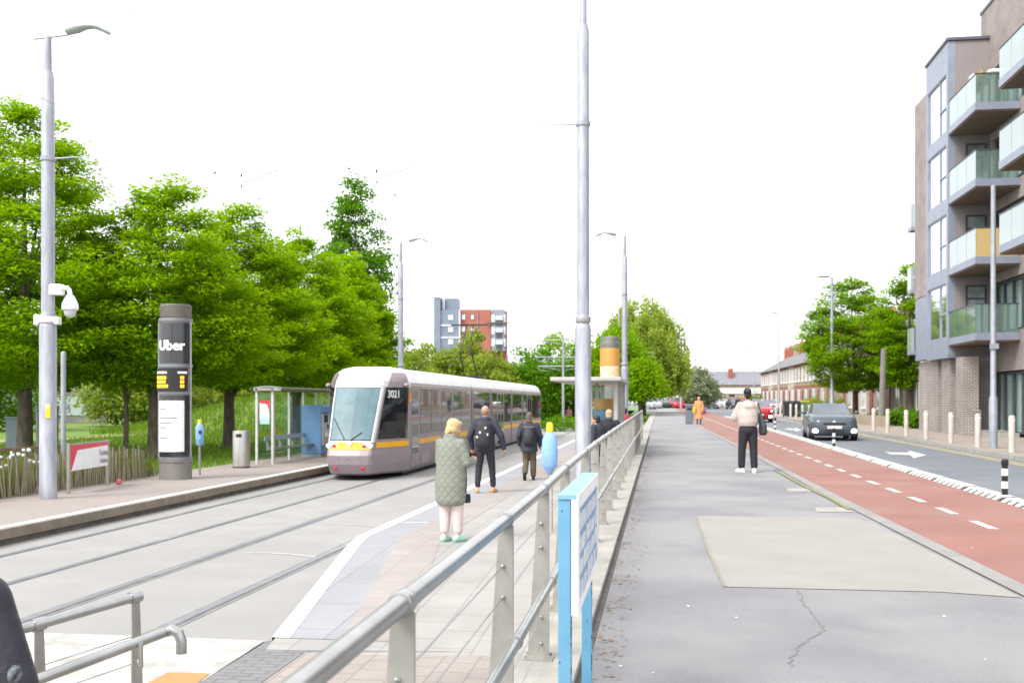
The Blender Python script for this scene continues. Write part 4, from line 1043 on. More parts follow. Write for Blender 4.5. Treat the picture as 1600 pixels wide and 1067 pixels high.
m.tube([(-.2, pg - .7, 4.4), (-.15, pg + .4, 5.62)], .025, 6); m.tube([(.2, pg - .7, 4.4), (.15, pg + .4, 5.62)], .025, 6); m.box((-.85, pg + .3, 5.62), (.85, pg + .5, 5.68))
m.build('pantograph', BLACKP, tr)

# ================================================================== CARS
def car_build(label, paint, loc, rz, L=4.3, Wd=1.80, Ht=1.48, lights=True, detail=True, group=None, estate=.0):
    t = thing('parked_car' if not lights else 'moving_car', label, 'car', loc, rz, group)   # front towards local -Y
    hl = L / 2; hw = Wd / 2; k = Ht / 1.48
    ST = [(-hl, .34, .60, .66, .62, .74, .50), (-hl + .07, .22, .76, .68, .76, .82, .60), (-hl + .35, .17, .85, .72, .86, .92, .68), (-hl + .75, .17, .87, .80, .89, .97, .72), (-hl + 1.25, .17, .88, .86, .90, 1.01, .76),
          (0, .17, .88, .93, .90, 1.01, .80), (hl - .9, .17, .88, .98, .90, 1.06, .78), (hl - .3, .18, .86, 1.0, .88, 1.07, .74), (hl - .06, .26, .80, .98, .82, 1.04, .66), (hl, .36, .66, .92, .70, .98, .56)]
    rs = []
    for y, zb, wb, zs2, ws2, ztp, wt in ST:
        f = hw / .9; wb *= f; ws2 *= f; wt *= f
        half = [(0, zb), (wb * .9, zb), (wb, zb + .10), (ws2, (zb + zs2) / 2), (ws2 * .985, zs2), (wt + (ws2 - wt) * .5, ztp - .03), (wt, ztp), (0, ztp + .025)]
        rs.append([Vector((x, y, z)) for x, z in half] + [Vector((-x, y, z)) for x, z in half[-2:0:-1]])
    body = MB().rings(rs).build('body', paint, t, True, angle=50)
    # cabin
    cw = .79 * hw / .9; tw = .60 * hw / .9
    b0, r0, r1, b1 = -hl + 1.15, -hl + 1.95, hl - .85 + estate, hl - .16
    zb = .99; zr = Ht - .02
    ys_ = [(b0, zb, cw * .93, None), (r0, zr - .03, tw, 1), ((r0 + r1) / 2, zr + .02, tw * 1.02, 1), (r1, zr - .04, tw * .97, 1), (b1, zb + .06, cw * .9, None)]
    bot = [Vector((s * w_, y, zb)) for s, y, w_ in ((-1, b0, cw * .93), (1, b0, cw * .93), (1, 0, cw), (1, b1, cw * .92), (-1, b1, cw * .92), (-1, 0, cw))]
    top = [Vector((s * w_, y, z)) for s, y, w_, z in ((-1, r0, tw, zr - .03), (1, r0, tw, zr - .03), (1, (r0 + r1) / 2, tw * 1.03, zr + .02), (1, r1, tw * .97, zr - .05), (-1, r1, tw * .97, zr - .05), (-1, (r0 + r1) / 2, tw * 1.03, zr + .02))]
    m = MB(); m.rings([bot, top]); cabin = m.build('cabin', paint, t, bevel=.05, seg=3)
    CG = pm('car_glass', (.13, .155, .19), (.08, .10, .125), .9, .08, 0, spec=.8)
    def pane(nm, a, b, c, d, i0=.06, off=.02):
        P = [Vector(v) for v in (a, b, c, d)]; cen = sum(P, Vector()) / 4; nn = (P[1] - P[0]).cross(P[3] - P[0]).normalized()
        if nn.dot(cen - Vector((0, 0, 1.1))) < 0: nn = -nn
        P = [p + (cen - p) * i0 + nn * off for p in P]; m = MB().prism(P, nn * -.012); return m.build(nm, CG, t)
    pane('windscreen', bot[0], bot[1], top[1], top[0], .05, .006)
    pane('rear_window', bot[3], bot[4], top[4], top[3], .12, .006)
    for s, idx in ((1, (1, 2, 3)), (-1, (0, 5, 4))):
        a, b, c = idx
        pane('side_window', bot[a], bot[b], top[b], top[a], .10, .004); pane('side_window', bot[b], bot[c], top[c], top[b], .10, .004)
    # wheels
    for s in (-1, 1):
        for y in (-hl + .82, hl - .80):
            wl = MB().tube([(s * (hw - .22), y, .32), (s * (hw - .20), y, .32), (s * (hw - .02), y, .32), (s * (hw + .0), y, .32)], [.30, .325, .325, .30], 22).build('wheel', RUBBER, t, True)
            m = MB().tube([(s * (hw - .01), y, .32), (s * (hw + .012), y, .32)], [.21, .20], 18); m.build('rim', pm('alloy', (.42, .42, .44), None, 5, .35, .6), wl, True)
    fr = -hl
    if detail:
        g_ = MB().box((-.42, fr - .012, .60), (.42, fr + .05, .69)).build('grille', BLACKP, t, bevel=.01)
        MB().box((-.36, fr - .018, .28), (.36, fr + .06, .42)).build('air_intake', BLACKP, t, bevel=.01)
        MB().box((-.27, fr - .03, .46), (.27, fr + .02, .57)).build('number_plate', pm('plate_white', (.7, .7, .68), None, 5, .5), t)
        MB().ell((0, fr - .012, .72), (.07, .015, .045), 12, 6).build('badge', CHR, t, True)
        for s in (-1, 1):
            MB().rings([[Vector((s * x, y, z)) for x, y, z in ((.44, fr + .005, .62), (.68, fr + .05, .60), (.80, fr + .22, .70), (.80, fr + .26, .78), (.66, fr + .06, .74), (.46, fr + .0, .72))],
                        [Vector((s * x, y + .10, z)) for x, y, z in ((.44, fr + .005, .62), (.66, fr + .05, .60), (.78, fr + .22, .70), (.78, fr + .26, .78), (.66, fr + .06, .74), (.46, fr + .0, .72))]]).build('headlight', pm('headlight_glass', (.42, .44, .47), (.25, .27, .3), 9, .1, .3), t)
            p = Vector((s * .70, fr + .035, .38))
            MB().ell(p, (.12, .05, .085), 14, 8).build('fog_lamp', emit('fog_glow', (1, 1, 1), 3.0) if lights else CHR, t, True)
            mm = MB().ell((s * (hw + .09), -hl + 1.55, 1.06), (.10, .06, .08), 12, 7); mm.box((min(s * (hw - .1), s * (hw + .05)), -hl + 1.54, 1.0), (max(s * (hw - .1), s * (hw + .05)), -hl + 1.58, 1.03)); mm.build('wing_mirror', paint, t, True)
            MB().box((min(s * hw, s * (hw - .02)) , -.1, .78), (max(s * hw, s * (hw + .012)), .12, .81)).build('door_handle', CHR, t)
    else:
        for s in (-1, 1):
            MB().ell((s * .64 * hw / .9, fr + .06, .68), (.15, .07, .08), 10, 6).build('headlight', CHR, t, True)
            MB().ell((s * .68 * hw / .9, hl - .06, .82), (.10, .06, .13), 10, 6).build('tail_light', RLM, t, True)
    return t
def paint(nm, c, r=.25, me=.3): return pm('paint_' + nm, c, tuple(v * .94 for v in c), 3, r, me)
p = G(1309, 689, ROAD, GR)
car_build('dark grey hatchback with bright fog lamps driving towards the camera', paint('grey_blue', (.085, .105, .125)), (p.x, p.y + 2.1, zf(p.y + 2, ROAD)), R(-3), 4.15, 1.82, 1.47)
p = G(1190, 660, ROAD, GR)
rc = car_build('red hatchback with headlights on, driving behind the dark grey car', paint('red', (.50, .02, .03)), (p.x, p.y + 2, zf(p.y + 2, ROAD)), R(-4), 4.0, 1.75, 1.46)
for o in [o for o in rc.children if o.name.startswith('headlight')]:
    o.data.materials[0] = emit('fog_glow', (1, 1, 1), 3.0)
random.seed(21)
cars = [(1019, 146, 'silver car, leftmost of the far parked row beside the willow', 'silver', (.45, .46, .48), 20), (1031, 150, 'dark green car second from the left in the far parked row', 'dkgreen', (.05, .08, .07), 25),
        (1043, 152, 'black car parked left of the small red car in the far row', 'black', (.02, .02, .025), 20), (1056, 150, 'bright red car parked in the far row beside the thin lamp post', 'bright_red', (.6, .04, .06), 15),
        (1071, 158, 'dark red car parked behind the person in orange', 'dkred', (.28, .03, .05), 40), (1106, 150, 'long white car parked across the street end', 'white', (.78, .78, .78), 75), (1131, 158, 'white car right of the long white car at the street end', 'white', (.78, .78, .78), 60),
        (1148, 142, 'dark car by the kerb behind the woman in the cream top', 'graphite', (.06, .06, .07), 10), (1201, 100, 'pale blue car behind the red hatchback', 'pale_blue', (.34, .40, .50), 0), (1184, 128, 'silver grey car on the road beyond the red hatchback', 'silver', (.45, .46, .48), 0)]
for px, d, lb, nm, c, rot in cars:
    q = D(px, d); car_build(lb, paint(nm, c), (q.x, q.y, zf(q.y, ROAD) + .02), R(rot), 4.2, 1.76, 1.46, False, False, 'cars parked at the far end of the street')

# ================================================================== PEOPLE (local +Y is the way they face)
SKIN = pm('skin', (.52, .30, .22), (.47, .26, .19), 8, .55); SKIN2 = pm('skin_ruddy', (.55, .27, .20), None, 8, .55)
def V(*a): return Vector(a)
def hand(mb, wr, d, side, curl=.5, fs=1.0):
    """wr wrist, d direction of the hand, side vector towards the thumb; palm, five bent fingers"""
    d = d.normalized(); side = (side - d * side.dot(d)).normalized(); nn = d.cross(side)
    mb.cap(wr, wr + d * .07, .026, .033); mb.cap(wr + d * .02 + side * .02, wr + d * .075 + side * .022, .02, .02); mb.cap(wr + d * .02 - side * .02, wr + d * .07 - side * .025, .02, .018)
    for k, (o, L) in enumerate(((.033, .068), (.011, .076), (-.011, .070), (-.032, .055))):
        a = wr + d * .085 + side * o; b = a + (d * math.cos(curl * .6) + nn * math.sin(curl * .6)) * L * .5; c = b + (d * math.cos(curl * 1.7) + nn * math.sin(curl * 1.7)) * L * .5
        mb.cap(a, b, .0095, .009, 8); mb.cap(b, c, .009, .0075, 8)
    a = wr + d * .025 + side * .03; b = a + (d * .6 + side * .7 + nn * .25).normalized() * .04; mb.cap(a, b, .0115, .010, 8); mb.cap(b, b + (d * .95 + side * .2 + nn * .3).normalized() * .032, .010, .008, 8)
def head_prims(mb, c, yaw=0, pitch=0):
    M = Matrix.Translation(c) @ Matrix.Rotation(yaw, 4, 'Z') @ Matrix.Rotation(pitch, 4, 'X')
    def E(p, r, n=14, m_=9): mb.ell(p, r, n, m_, M)
    E((0, -.012, .03), (.076, .096, .085)); E((0, .03, -.045), (.056, .062, .070)); E((0, .055, -.088), (.030, .030, .022)); E((0, .098, -.022), (.014, .020, .028)); E((0, .108, -.034), (.017, .013, .012))
    E((0, .080, .022), (.055, .016, .012)); E((0, .088, -.065), (.026, .012, .006)); E((0, .087, -.074), (.022, .012, .007))
    for s in (-1, 1): E((s * .078, -.008, -.012), (.010, .022, .032)); E((s * .045, .055, -.03), (.022, .022, .022))
    return M
def person(label, loc, rz, Ht, P, skin=SKIN, cat='person', vox=.010, group=None):
    t = thing('person', label, cat, loc, rz, group); k = Ht / 1.75
    J = dict(pel=V(0, 0, .95), che=V(0, .0, 1.28), nek=V(0, -.01, 1.48), hed=V(0, .02, 1.635), sL=V(-.185, 0, 1.41), sR=V(.185, 0, 1.41), eL=V(-.25, -.02, 1.13), eR=V(.25, -.02, 1.13), wL=V(-.26, .06, .88), wR=V(.26, .06, .88),
             hL=V(-.09, 0, .93), hR=V(.09, 0, .93), kL=V(-.10, .02, .50), kR=V(.10, .02, .50), aL=V(-.11, -.02, .09), aR=V(.11, -.02, .09), yaw=0, pitch=0, tL=V(0, 1, 0), tR=V(0, 1, 0), dL=None, dR=None, curl=.6)
    J.update(P)
    m = MB(); M = head_prims(m, J['hed'], J['yaw'], J['pitch'])
    m.cap(J['nek'] - V(0, 0, .05), J['hed'] - V(0, .02, .06), .055, .05)
    m.eloft([(0, 0, .86, .14, .10), (0, 0, .95, .155, .11), (0, 0, 1.10, .135, .095), (0, 0, 1.28, .155, .11), (0, 0, 1.40, .165, .10), (0, 0, 1.46, .09, .075), (0, -.01, 1.49, .05, .05)])
    for s in 'LR':
        m.cap(J['s' + s], J['e' + s], .048, .040); m.cap(J['e' + s], J['w' + s], .039, .026)
        dd = J['d' + s] or (J['w' + s] - J['e' + s]); hand(m, J['w' + s], dd, V(1 if s == 'L' else -1, .8, .2), J['curl'])
        m.cap(J['h' + s], J['k' + s], .078, .052); m.cap(J['k' + s], J['a' + s], .05, .034)
        a = J['a' + s]; td = J['t' + s].normalized(); m.cap(a - V(0, 0, .03) - td * .03, a + td * .13 - V(0, 0, .05 if td.z > -.3 else 0), .034, .026)
    b = blob(m, 'body', skin, t, vox, 3)
    if P.get('face', True):
        for s in (-1, 1): MB().ell((s * .031, .083, .005), (.013, .008, .009), 8, 5, M).build('eye', pm('eye_dark', (.05, .035, .03), None, 4, .3), t, True)
        MB().ell((0, .097, -.069), (.026, .006, .006), 10, 5, M).build('lips', pm('lips', (.45, .17, .14), None, 4, .5), t, True)
    t.scale = (k,) * 3
    return t, J, M
def trousers(t, J, mt, r=(.098, .070, .058), cuff=.10, name='trousers', flare=0):
    m = MB(); m.eloft([(0, 0, .80, .13, .105), (0, -.01, .86, .165, .125), (0, -.005, .95, .168, .122), (0, 0, 1.03, .155, .11)])
    for s in 'LR':
        a = J['a' + s]; kx = J['k' + s]; u = (a - kx).normalized(); e = a - u * cuff * .25
        m.cap(J['h' + s] - V(0, 0, .04), kx, r[0], r[1]); m.cap(kx, e, r[1], r[2] + flare)
    return blob(m, name, mt, t, .012, 5)
def shoes(t, J, mt, sole=None, h=.04):
    for s in 'LR':
        a = J['a' + s]; td = J['t' + s].normalized(); up = V(1, 0, 0).cross(td); up = up if up.z > 0 or abs(td.z) > .5 else -up
        m = MB(); c = a - up * .045
        m.cap(c - td * .045, c + td * .06, .043, .042); m.cap(c + td * .06 - up * .008, c + td * .14 - up * .014, .042, .032); m.cap(c + up * .03 - td * .02, c + up * .035 - td * .0, .043, .040)
        sh = blob(m, 'shoe', mt, t, .009, 3)
        if sole:
            m = MB(); w_ = V(1, 0, 0)
            P0 = [c - td * .085 - w_ * .03, c - td * .085 + w_ * .03, c + td * .05 + w_ * .048, c + td * .14 + w_ * .035, c + td * .172, c + td * .14 - w_ * .035, c + td * .05 - w_ * .048]
            m.prism([p - up * .048 for p in P0], up * .016); m.build('sole', sole, sh)
def torso_prims(m, J, sc=1.0, hem=.80, flare=0.0, zs=None):
    g = .018 * sc
    secs = zs or [(0, 0, hem, .175 + flare + g, .135 + flare + g), (0, 0, hem + .12, .170 + flare * .8 + g, .130 + flare * .7 + g), (0, 0, 1.10, .160 + g + flare * .4, .118 + g), (0, 0, 1.26, .182 + g, .128 + g), (0, -.005, 1.38, .188 + g, .118 + g), (0, -.01, 1.445, .135 + g, .09 + g), (0, -.012, 1.485, .075, .07), (0, -.012, 1.515, .062, .06)]
    m.eloft(secs, 24)
def sleeves(m, J, r=(.072, .060, .050), end=1.0):
    for s in 'LR':
        m.cap(J['s' + s] * 1.0, J['e' + s], r[0], r[1]); w_ = J['e' + s].lerp(J['w' + s], end); m.cap(J['e' + s], w_, r[1], r[2])
def hair(t, M, mt, prims, vox=.010, name='hair'):
    m = MB()
    for p, r in prims: m.ell(p, r, 14, 9, M)
    return blob(m, name, mt, t, vox, 2)
NAVY = pm('navy_jacket', (.030, .034, .050), (.020, .023, .036), 7, .75, 0, .5, 22)
BLK2 = pm('black_cloth', (.016, .016, .022), (.010, .010, .014), 7, .8, 0, .4, 25)
def quilt():
    m = bpy.data.materials.new('sage_quilted_fabric'); m.use_nodes = True; n = m.node_tree; b = n.nodes['Principled BSDF']
    b.inputs['Roughness'].default_value = .75
    tc = n.nodes.new('ShaderNodeTexCoord'); sp = n.nodes.new('ShaderNodeSeparateXYZ'); n.links.new(tc.outputs['Object'], sp.inputs[0])
    outs = []
    for sg_ in (1, -1):
        ml = n.nodes.new('ShaderNodeMath'); ml.operation = 'MULTIPLY_ADD'; ml.inputs[1].default_value = sg_ * 1.15; n.links.new(sp.outputs[0], ml.inputs[0]); n.links.new(sp.outputs[2], ml.inputs[2])
        pp = n.nodes.new('ShaderNodeMath'); pp.operation = 'PINGPONG'; pp.inputs[1].default_value = .062; n.links.new(ml.outputs[0], pp.inputs[0])
        mr = n.nodes.new('ShaderNodeMapRange'); mr.inputs[1].default_value = 0; mr.inputs[2].default_value = .02; n.links.new(pp.outputs[0], mr.inputs[0]); outs.append(mr.outputs[0])
    mn = n.nodes.new('ShaderNodeMath'); mn.operation = 'MINIMUM'; n.links.new(outs[0], mn.inputs[0]); n.links.new(outs[1], mn.inputs[1])
    tx = n.nodes.new('ShaderNodeTexNoise'); tx.inputs['Scale'].default_value = 14; n.links.new(tc.outputs['Object'], tx.inputs['Vector'])
    ad = n.nodes.new('ShaderNodeMath'); ad.operation = 'MULTIPLY_ADD'; ad.inputs[1].default_value = .5; n.links.new(tx.outputs['Fac'], ad.inputs[0]); n.links.new(mn.outputs[0], ad.inputs[2])
    bp = n.nodes.new('ShaderNodeBump'); bp.inputs['Strength'].default_value = .55; bp.inputs['Distance'].default_value = .012; n.links.new(ad.outputs[0], bp.inputs['Height']); n.links.new(bp.outputs[0], b.inputs['Normal'])
    rp = n.nodes.new('ShaderNodeValToRGB'); rp.color_ramp.elements[0].color = (.178, .193, .158, 1); rp.color_ramp.elements[1].color = (.205, .22, .183, 1); n.links.new(mn.outputs[0], rp.inputs[0]); n.links.new(rp.outputs[0], b.inputs['Base Color'])
    return m
# --- woman in the quilted coat, looking down at her phone
p = G(704, 846, PH)
t, J, M = person('blonde person in a sage green quilted coat and pale pink trousers looking at a phone', (p.x, p.y, PH), R(-14), 1.72,
    dict(hed=V(.03, .075, 1.605), yaw=R(-38), pitch=R(-16), sL=V(-.155, 0, 1.39), sR=V(.155, 0, 1.39), eR=V(.235, .02, 1.12), wR=V(.24, .27, 1.13), dR=V(-.3, .9, .25), eL=V(-.19, .06, 1.13), wL=V(-.05, .27, 1.12), dL=V(.5, .8, .1), curl=.9, aL=V(-.085, -.02, .09), aR=V(.105, .03, .09), kL=V(-.09, .02, .50), tL=V(.1, 1, 0), tR=V(.45, 1, 0)))
trousers(t, J, pm('pale_pink_cotton', (.62, .50, .48), (.56, .45, .43), 7, .8, 0, .4, 18), (.11, .088, .068), .3)
m = MB(); torso_prims(m, J, 1.4, .55, .05, [(0, 0, .52, .19, .155), (0, 0, .58, .222, .18), (0, 0, .82, .230, .185), (0, 0, 1.05, .215, .165), (0, 0, 1.25, .205, .15), (0, -.005, 1.36, .18, .13), (0, -.01, 1.44, .125, .10), (0, -.0, 1.49, .09, .085), (0, .0, 1.53, .085, .085)])
sleeves(m, J, (.076, .076, .058), .88); blob(m, 'quilted_coat', quilt(), t, .012, 5)
BLON = pm('blonde_hair', (.62, .46, .24), (.46, .32, .15), 26, .6, 0, .6, 60)
hair(t, M, BLON, [((0, -.03, .045), (.092, .105, .09)), ((-.055, -.03, -.03), (.038, .075, .075)), ((.06, -.035, -.025), (.03, .065, .06)), ((0, -.085, -.03), (.07, .045, .07)), ((0, -.10, -.085), (.05, .035, .035)), ((0, .04, .085), (.062, .06, .035))])
MB().eloft([(.0, .01, 1.47, .085, .085), (0, .015, 1.53, .075, .08)], 16).build('scarf', pm('orange_scarf', (.50, .25, .08), None, 14, .8), t, True)
shoes(t, J, pm('mint_shoe', (.36, .60, .48), (.45, .62, .54), 12, .6), pm('shoe_sole_green', (.16, .40, .30), None, 4, .6))
hp = J['wR'] + V(-.03, .11, .05); ph = thing('phone', 'black smartphone in the hands of the blonde person in the quilted coat', 'phone', t.matrix_world @ Vector((0, 0, 0)))
bpy.context.view_layer.update(); wp_ = t.matrix_world @ hp; ph.location = wp_; ph.rotation_euler = (R(-55), 0, R(-14))
MB().box((-.037, -.075, -.004), (.037, .075, .004)).build('case', BLACKP, ph, bevel=.003); MB().box((-.033, -.070, .0042), (.033, .070, .005)).build('screen', DGLASS, ph)
bpy.context.view_layer.update()
bg_ = thing('handbag', 'small black handbag hanging at the hem of the sage quilted coat', 'bag', t.matrix_world @ V(.235, .09, .60), R(-14)); MB().eloft([(-.03, .03, -.05, .04, .06), (-.03, .03, .0, .045, .07), (-.03, .03, .07, .035, .06)], 12).build('pouch', BLK2, bg_, True); MB().tube([(0, -.07, .09), (.0, -.06, .3), (-.03, -.03, .55)], .008, 6).build('strap', BLK2, bg_)
# --- man in the navy jacket with a rucksack
def rucksack(t, label, z=1.20, h=.25, badges=(), mt=BLK2, w_=.155, y=-.17):
    bpy.context.view_layer.update()
    r = thing('rucksack', label, 'rucksack', t.matrix_world @ V(0, y, z), t.rotation_euler.z); r.scale = t.scale
    m = MB().eloft([(0, -.01, -h, w_ * .8, .07), (0, -.03, -h * .85, w_, .10), (0, -.04, 0, w_, .115), (0, -.02, h * .75, w_ * .85, .09), (0, 0, h, w_ * .5, .05)], 18); b = blob(m, 'pack', mt, r, .012, 3)
    m = MB().eloft([(0, -.10, -h * .75, w_ * .7, .05), (0, -.115, -h * .4, w_ * .75, .06), (0, -.10, h * .1, w_ * .65, .045)], 14); m.build('front_pocket', mt, r, True)
    for s in (-1, 1): MB().tube([(s * .09, .06, h * .7), (s * .10, .10, h + .02), (s * .105, .17, h + .05), (s * .11, .28, h - .08)], .02, 8).build('strap', mt, r, True)
    for bx, bz, c in badges:
        MB().ell((bx, -.155, bz), (.022, .012, .03), 8, 5).build('badge', c, r, True)
    return r
p = G(758, 770, PH)
t, J, M = person('bald person in a navy jacket and black jeans walking with a black rucksack', (p.x, p.y, PH), R(0), 1.86,
    dict(eL=V(-.30, -.03, 1.14), wL=V(-.275, .06, .90), eR=V(.33, -.04, 1.15), wR=V(.375, .03, .90), aL=V(-.15, -.05, .09), aR=V(.15, .10, .09), kL=V(-.13, .02, .50), kR=V(.13, .07, .50), tL=V(-.2, 1, 0), tR=V(.3, 1, 0)), SKIN2)
trousers(t, J, pm('black_jeans', (.018, .018, .026), None, 7, .8, 0, .4, 18), (.10, .072, .06), .3)
m = MB(); torso_prims(m, J, 1.5, .86, .01); sleeves(m, J, (.085, .070, .050)); m.eloft([(0, -.06, 1.40, .12, .08), (0, -.06, 1.48, .11, .075), (0, -.05, 1.53, .085, .06)]); blob(m, 'jacket', NAVY, t, .012, 5)
hair(t, M, pm('cropped_hair', (.30, .19, .14), None, 30, .8), [((0, -.035, .0), (.080, .082, .055)), ((0, -.05, -.03), (.066, .058, .05))], name='cropped_hair')
shoes(t, J, pm('tan_shoe', (.52, .30, .15), None, 9, .6), pm('tan_sole', (.4, .22, .1), None, 4, .7))
PB = pm('badge_pale', (.6, .6, .5), None, 4, .5)
rucksack(t, 'black rucksack with small pale badges on the back of the bald person', 1.18, .27, ((-.05, .04, PB), (.06, .13, PB), (.10, .0, pm('badge_grey', (.5, .5, .58), None, 4, .5)), (-.11, -.05, PB)), pm('rucksack_black', (.020, .020, .028), None, 9, .7), .17, -.16)
# --- second walker
p = G(827, 750, PH)
t, J, M = person('person in a long black jacket and brown trousers walking away near the blue bag', (p.x, p.y, PH), R(3), 1.68,
    dict(aL=V(-.10, -.20, .17), tL=V(0, .55, -.83), kL=V(-.09, .06, .50), aR=V(.10, .08, .09), kR=V(.10, .06, .50), eL=V(-.27, -.06, 1.14), wL=V(-.26, .08, .92), eR=V(.28, .0, 1.14), wR=V(.27, .10, .90)))
trousers(t, J, pm('brown_trousers', (.105, .078, .045), (.08, .06, .035), 7, .8, 0, .4, 18), (.105, .085, .075), .2)
m = MB(); torso_prims(m, J, 1.6, .74, .02); sleeves(m, J, (.085, .072, .055)); m.eloft([(0, -.03, 1.42, .11, .08), (0, -.03, 1.53, .075, .07)]); blob(m, 'jacket', NAVY, t, .012, 5)
hair(t, M, pm('grey_brown_hair', (.16, .11, .085), (.11, .075, .06), 30, .8), [((0, -.025, .04), (.087, .098, .088)), ((0, -.06, -.03), (.075, .055, .06))])
shoes(t, J, BLK2, BLACKP)
rk = rucksack(t, 'flat black rucksack on the walker in brown trousers', 1.16, .24, (), pm('rucksack_charcoal', (.024, .025, .032), None, 9, .6), .155, -.155)
MB().box((-.15, -.085, .215), (.15, -.07, .228)).build('reflective_strip', pm('reflective_grey', (.28, .28, .32), None, 4, .4), rk)
# --- woman on the footpath
p = FG(1169, 738)
t, J, M = person('dark haired person in a loose cream top and black trousers on the grey footpath', (p.x, p.y, zf(p.y)), R(8), 1.72,
    dict(sL=V(-.165, 0, 1.40), sR=V(.165, 0, 1.40), eL=V(-.27, .06, 1.15), wL=V(-.10, .28, 1.26), dL=V(.3, .5, .8), eR=V(.24, .06, 1.14), wR=V(.10, .28, 1.25), dR=V(-.3, .5, .8), aL=V(-.13, .05, .09), aR=V(.12, -.04, .09), kL=V(-.12, .03, .50), kR=V(.11, .0, .50), tL=V(-.5, 1, 0), tR=V(.15, 1, 0), hed=V(-.015, .03, 1.64)))
trousers(t, J, BLK2, (.112, .085, .075), .2)
m = MB(); torso_prims(m, J, 1.5, .98, .02, [(.0, 0, .97, .19, .14), (0, 0, 1.06, .215, .165), (-.01, 0, 1.2, .22, .165), (0, 0, 1.34, .195, .14), (0, -.01, 1.43, .14, .10), (0, -.01, 1.50, .08, .08)]); sleeves(m, J, (.082, .085, .055), .8)
m.eloft([(0, -.07, 1.30, .13, .07), (0, -.08, 1.38, .14, .08), (0, -.06, 1.47, .11, .07)]); blob(m, 'cream_top', pm('cream_fabric', (.50, .43, .38), (.40, .34, .30), 9, .8, 0, .9, 9), t, .012, 4)
DHAIR = pm('dark_hair', (.016, .013, .013), None, 20, .5)
hair(t, M, DHAIR, [((0, -.03, .045), (.088, .10, .09)), ((0, -.065, -.02), (.075, .05, .065)), ((0, -.10, .05), (.055, .05, .055)), ((0, -.05, -.09), (.045, .035, .05))])
shoes(t, J, pm('white_trainer', (.75, .74, .74), None, 9, .6), WHITEP)
bpy.context.view_layer.update()
b_ = thing('shoulder_bag', 'slouchy black shoulder bag at the side of the person in cream', 'bag', t.matrix_world @ V(.27, -.06, .99), t.rotation_euler.z); b_.scale = t.scale
m = MB().eloft([(.02, 0, -.21, .06, .10), (.03, 0, -.16, .085, .16), (.02, 0, 0, .075, .155), (-.02, 0, .17, .04, .10), (-.05, 0, .26, .02, .05)], 16); blob(m, 'pouch', pm('bag_black', (.030, .033, .038), None, 9, .5), b_, .012, 3)
MB().tube([(-.02, -.06, .22), (-.06, -.06, .36), (-.085, -.03, .46), (-.07, .05, .4)], .016, 8).build('strap', MATS['bag_black'], b_, True)
# --- person in orange with a red bag near the far bin
p = FG(1092, 663)
t, J, M = person('person in a long orange coat and headscarf near the dark grey bin', (p.x, p.y, zf(p.y)), R(170), 1.56, dict(eR=V(.27, .05, 1.15), wR=V(.2, .2, 1.02)), vox=.014)
trousers(t, J, pm('blue_denim', (.10, .18, .34), None, 9, .8), (.09, .07, .06), .2)
m = MB(); torso_prims(m, J, 1.6, .34, .06, [(0, 0, .34, .24, .19), (0, 0, .8, .22, .17), (0, 0, 1.1, .20, .15), (0, 0, 1.3, .20, .14), (0, 0, 1.42, .16, .11), (0, 0, 1.5, .08, .08)]); sleeves(m, J, (.09, .08, .06)); blob(m, 'orange_coat', pm('orange_cloth', (.60, .30, .13), (.52, .25, .10), 6, .8), t, .016, 4)
hair(t, M, pm('peach_scarf', (.62, .36, .24), None, 9, .8), [((0, -.02, .04), (.095, .11, .095)), ((0, -.03, -.06), (.09, .09, .07)), ((0, -.03, -.12), (.11, .10, .05))], .014, 'headscarf')
shoes(t, J, BLK2)
bpy.context.view_layer.update()
b_ = thing('handbag', 'dark red handbag carried by the person in orange', 'bag', t.matrix_world @ V(-.30, .02, .82)); MB().eloft([(0, 0, -.16, .09, .08), (0, 0, -.02, .13, .10), (0, 0, .12, .09, .07)], 12).build('pouch', pm('bag_red', (.34, .04, .07), None, 9, .6), b_, True); MB().tube([(-.06, 0, .1), (0, 0, .3), (.06, 0, .1)], .012, 6).build('handle', MATS['bag_red'], b_)
b_ = thing('carrier_bag', 'yellow carrier bag held by the person in orange', 'bag', t.matrix_world @ V(.25, .16, .95)); MB().eloft([(0, 0, -.2, .09, .06), (0, 0, 0, .12, .08), (0, 0, .2, .05, .04)], 12).build('sack', pm('bag_yellow', (.75, .42, .03), None, 9, .6), b_, True)
# --- people seen over the railing
def simple_person(label, loc, rz, Ht, jm, tm, hm, P=None, hairp=None, vox=.014, skin=SKIN):
    t, J, M = person(label, loc, rz, Ht, P or {}, skin, vox=vox)
    trousers(t, J, tm); m = MB(); torso_prims(m, J, 1.6, .84, .01); sleeves(m, J, (.088, .074, .056)); m.eloft([(0, -.05, 1.40, .12, .08), (0, -.04, 1.52, .085, .07)]); blob(m, 'jacket', jm, t, .014, 4)
    hair(t, M, hm, hairp or [((0, -.025, .045), (.088, .10, .09)), ((0, -.06, -.03), (.078, .055, .065))], vox); shoes(t, J, BLK2); return t
p = D(935, 24.6); simple_person('person in a dark jacket with face turned left behind the railing', (p.x, p.y, PH), R(55), 1.66, NAVY, BLK2, DHAIR, dict(hed=V(-.01, .08, 1.59), yaw=R(20)))
p = D(951, 25.4); simple_person('person with fair hair and hooded black jacket leaning behind the railing', (p.x, p.y, PH), R(-10), 1.77, BLK2, BLK2, pm('fair_hair', (.50, .36, .20), None, 20, .7), dict(hed=V(.0, .07, 1.61)))
p = D(976, 38); simple_person('person in a bright red top standing near the far end of the railing', (p.x, p.y, PH), R(60), 1.70, pm('red_cloth', (.60, .03, .07), None, 8, .8), BLK2, DHAIR)
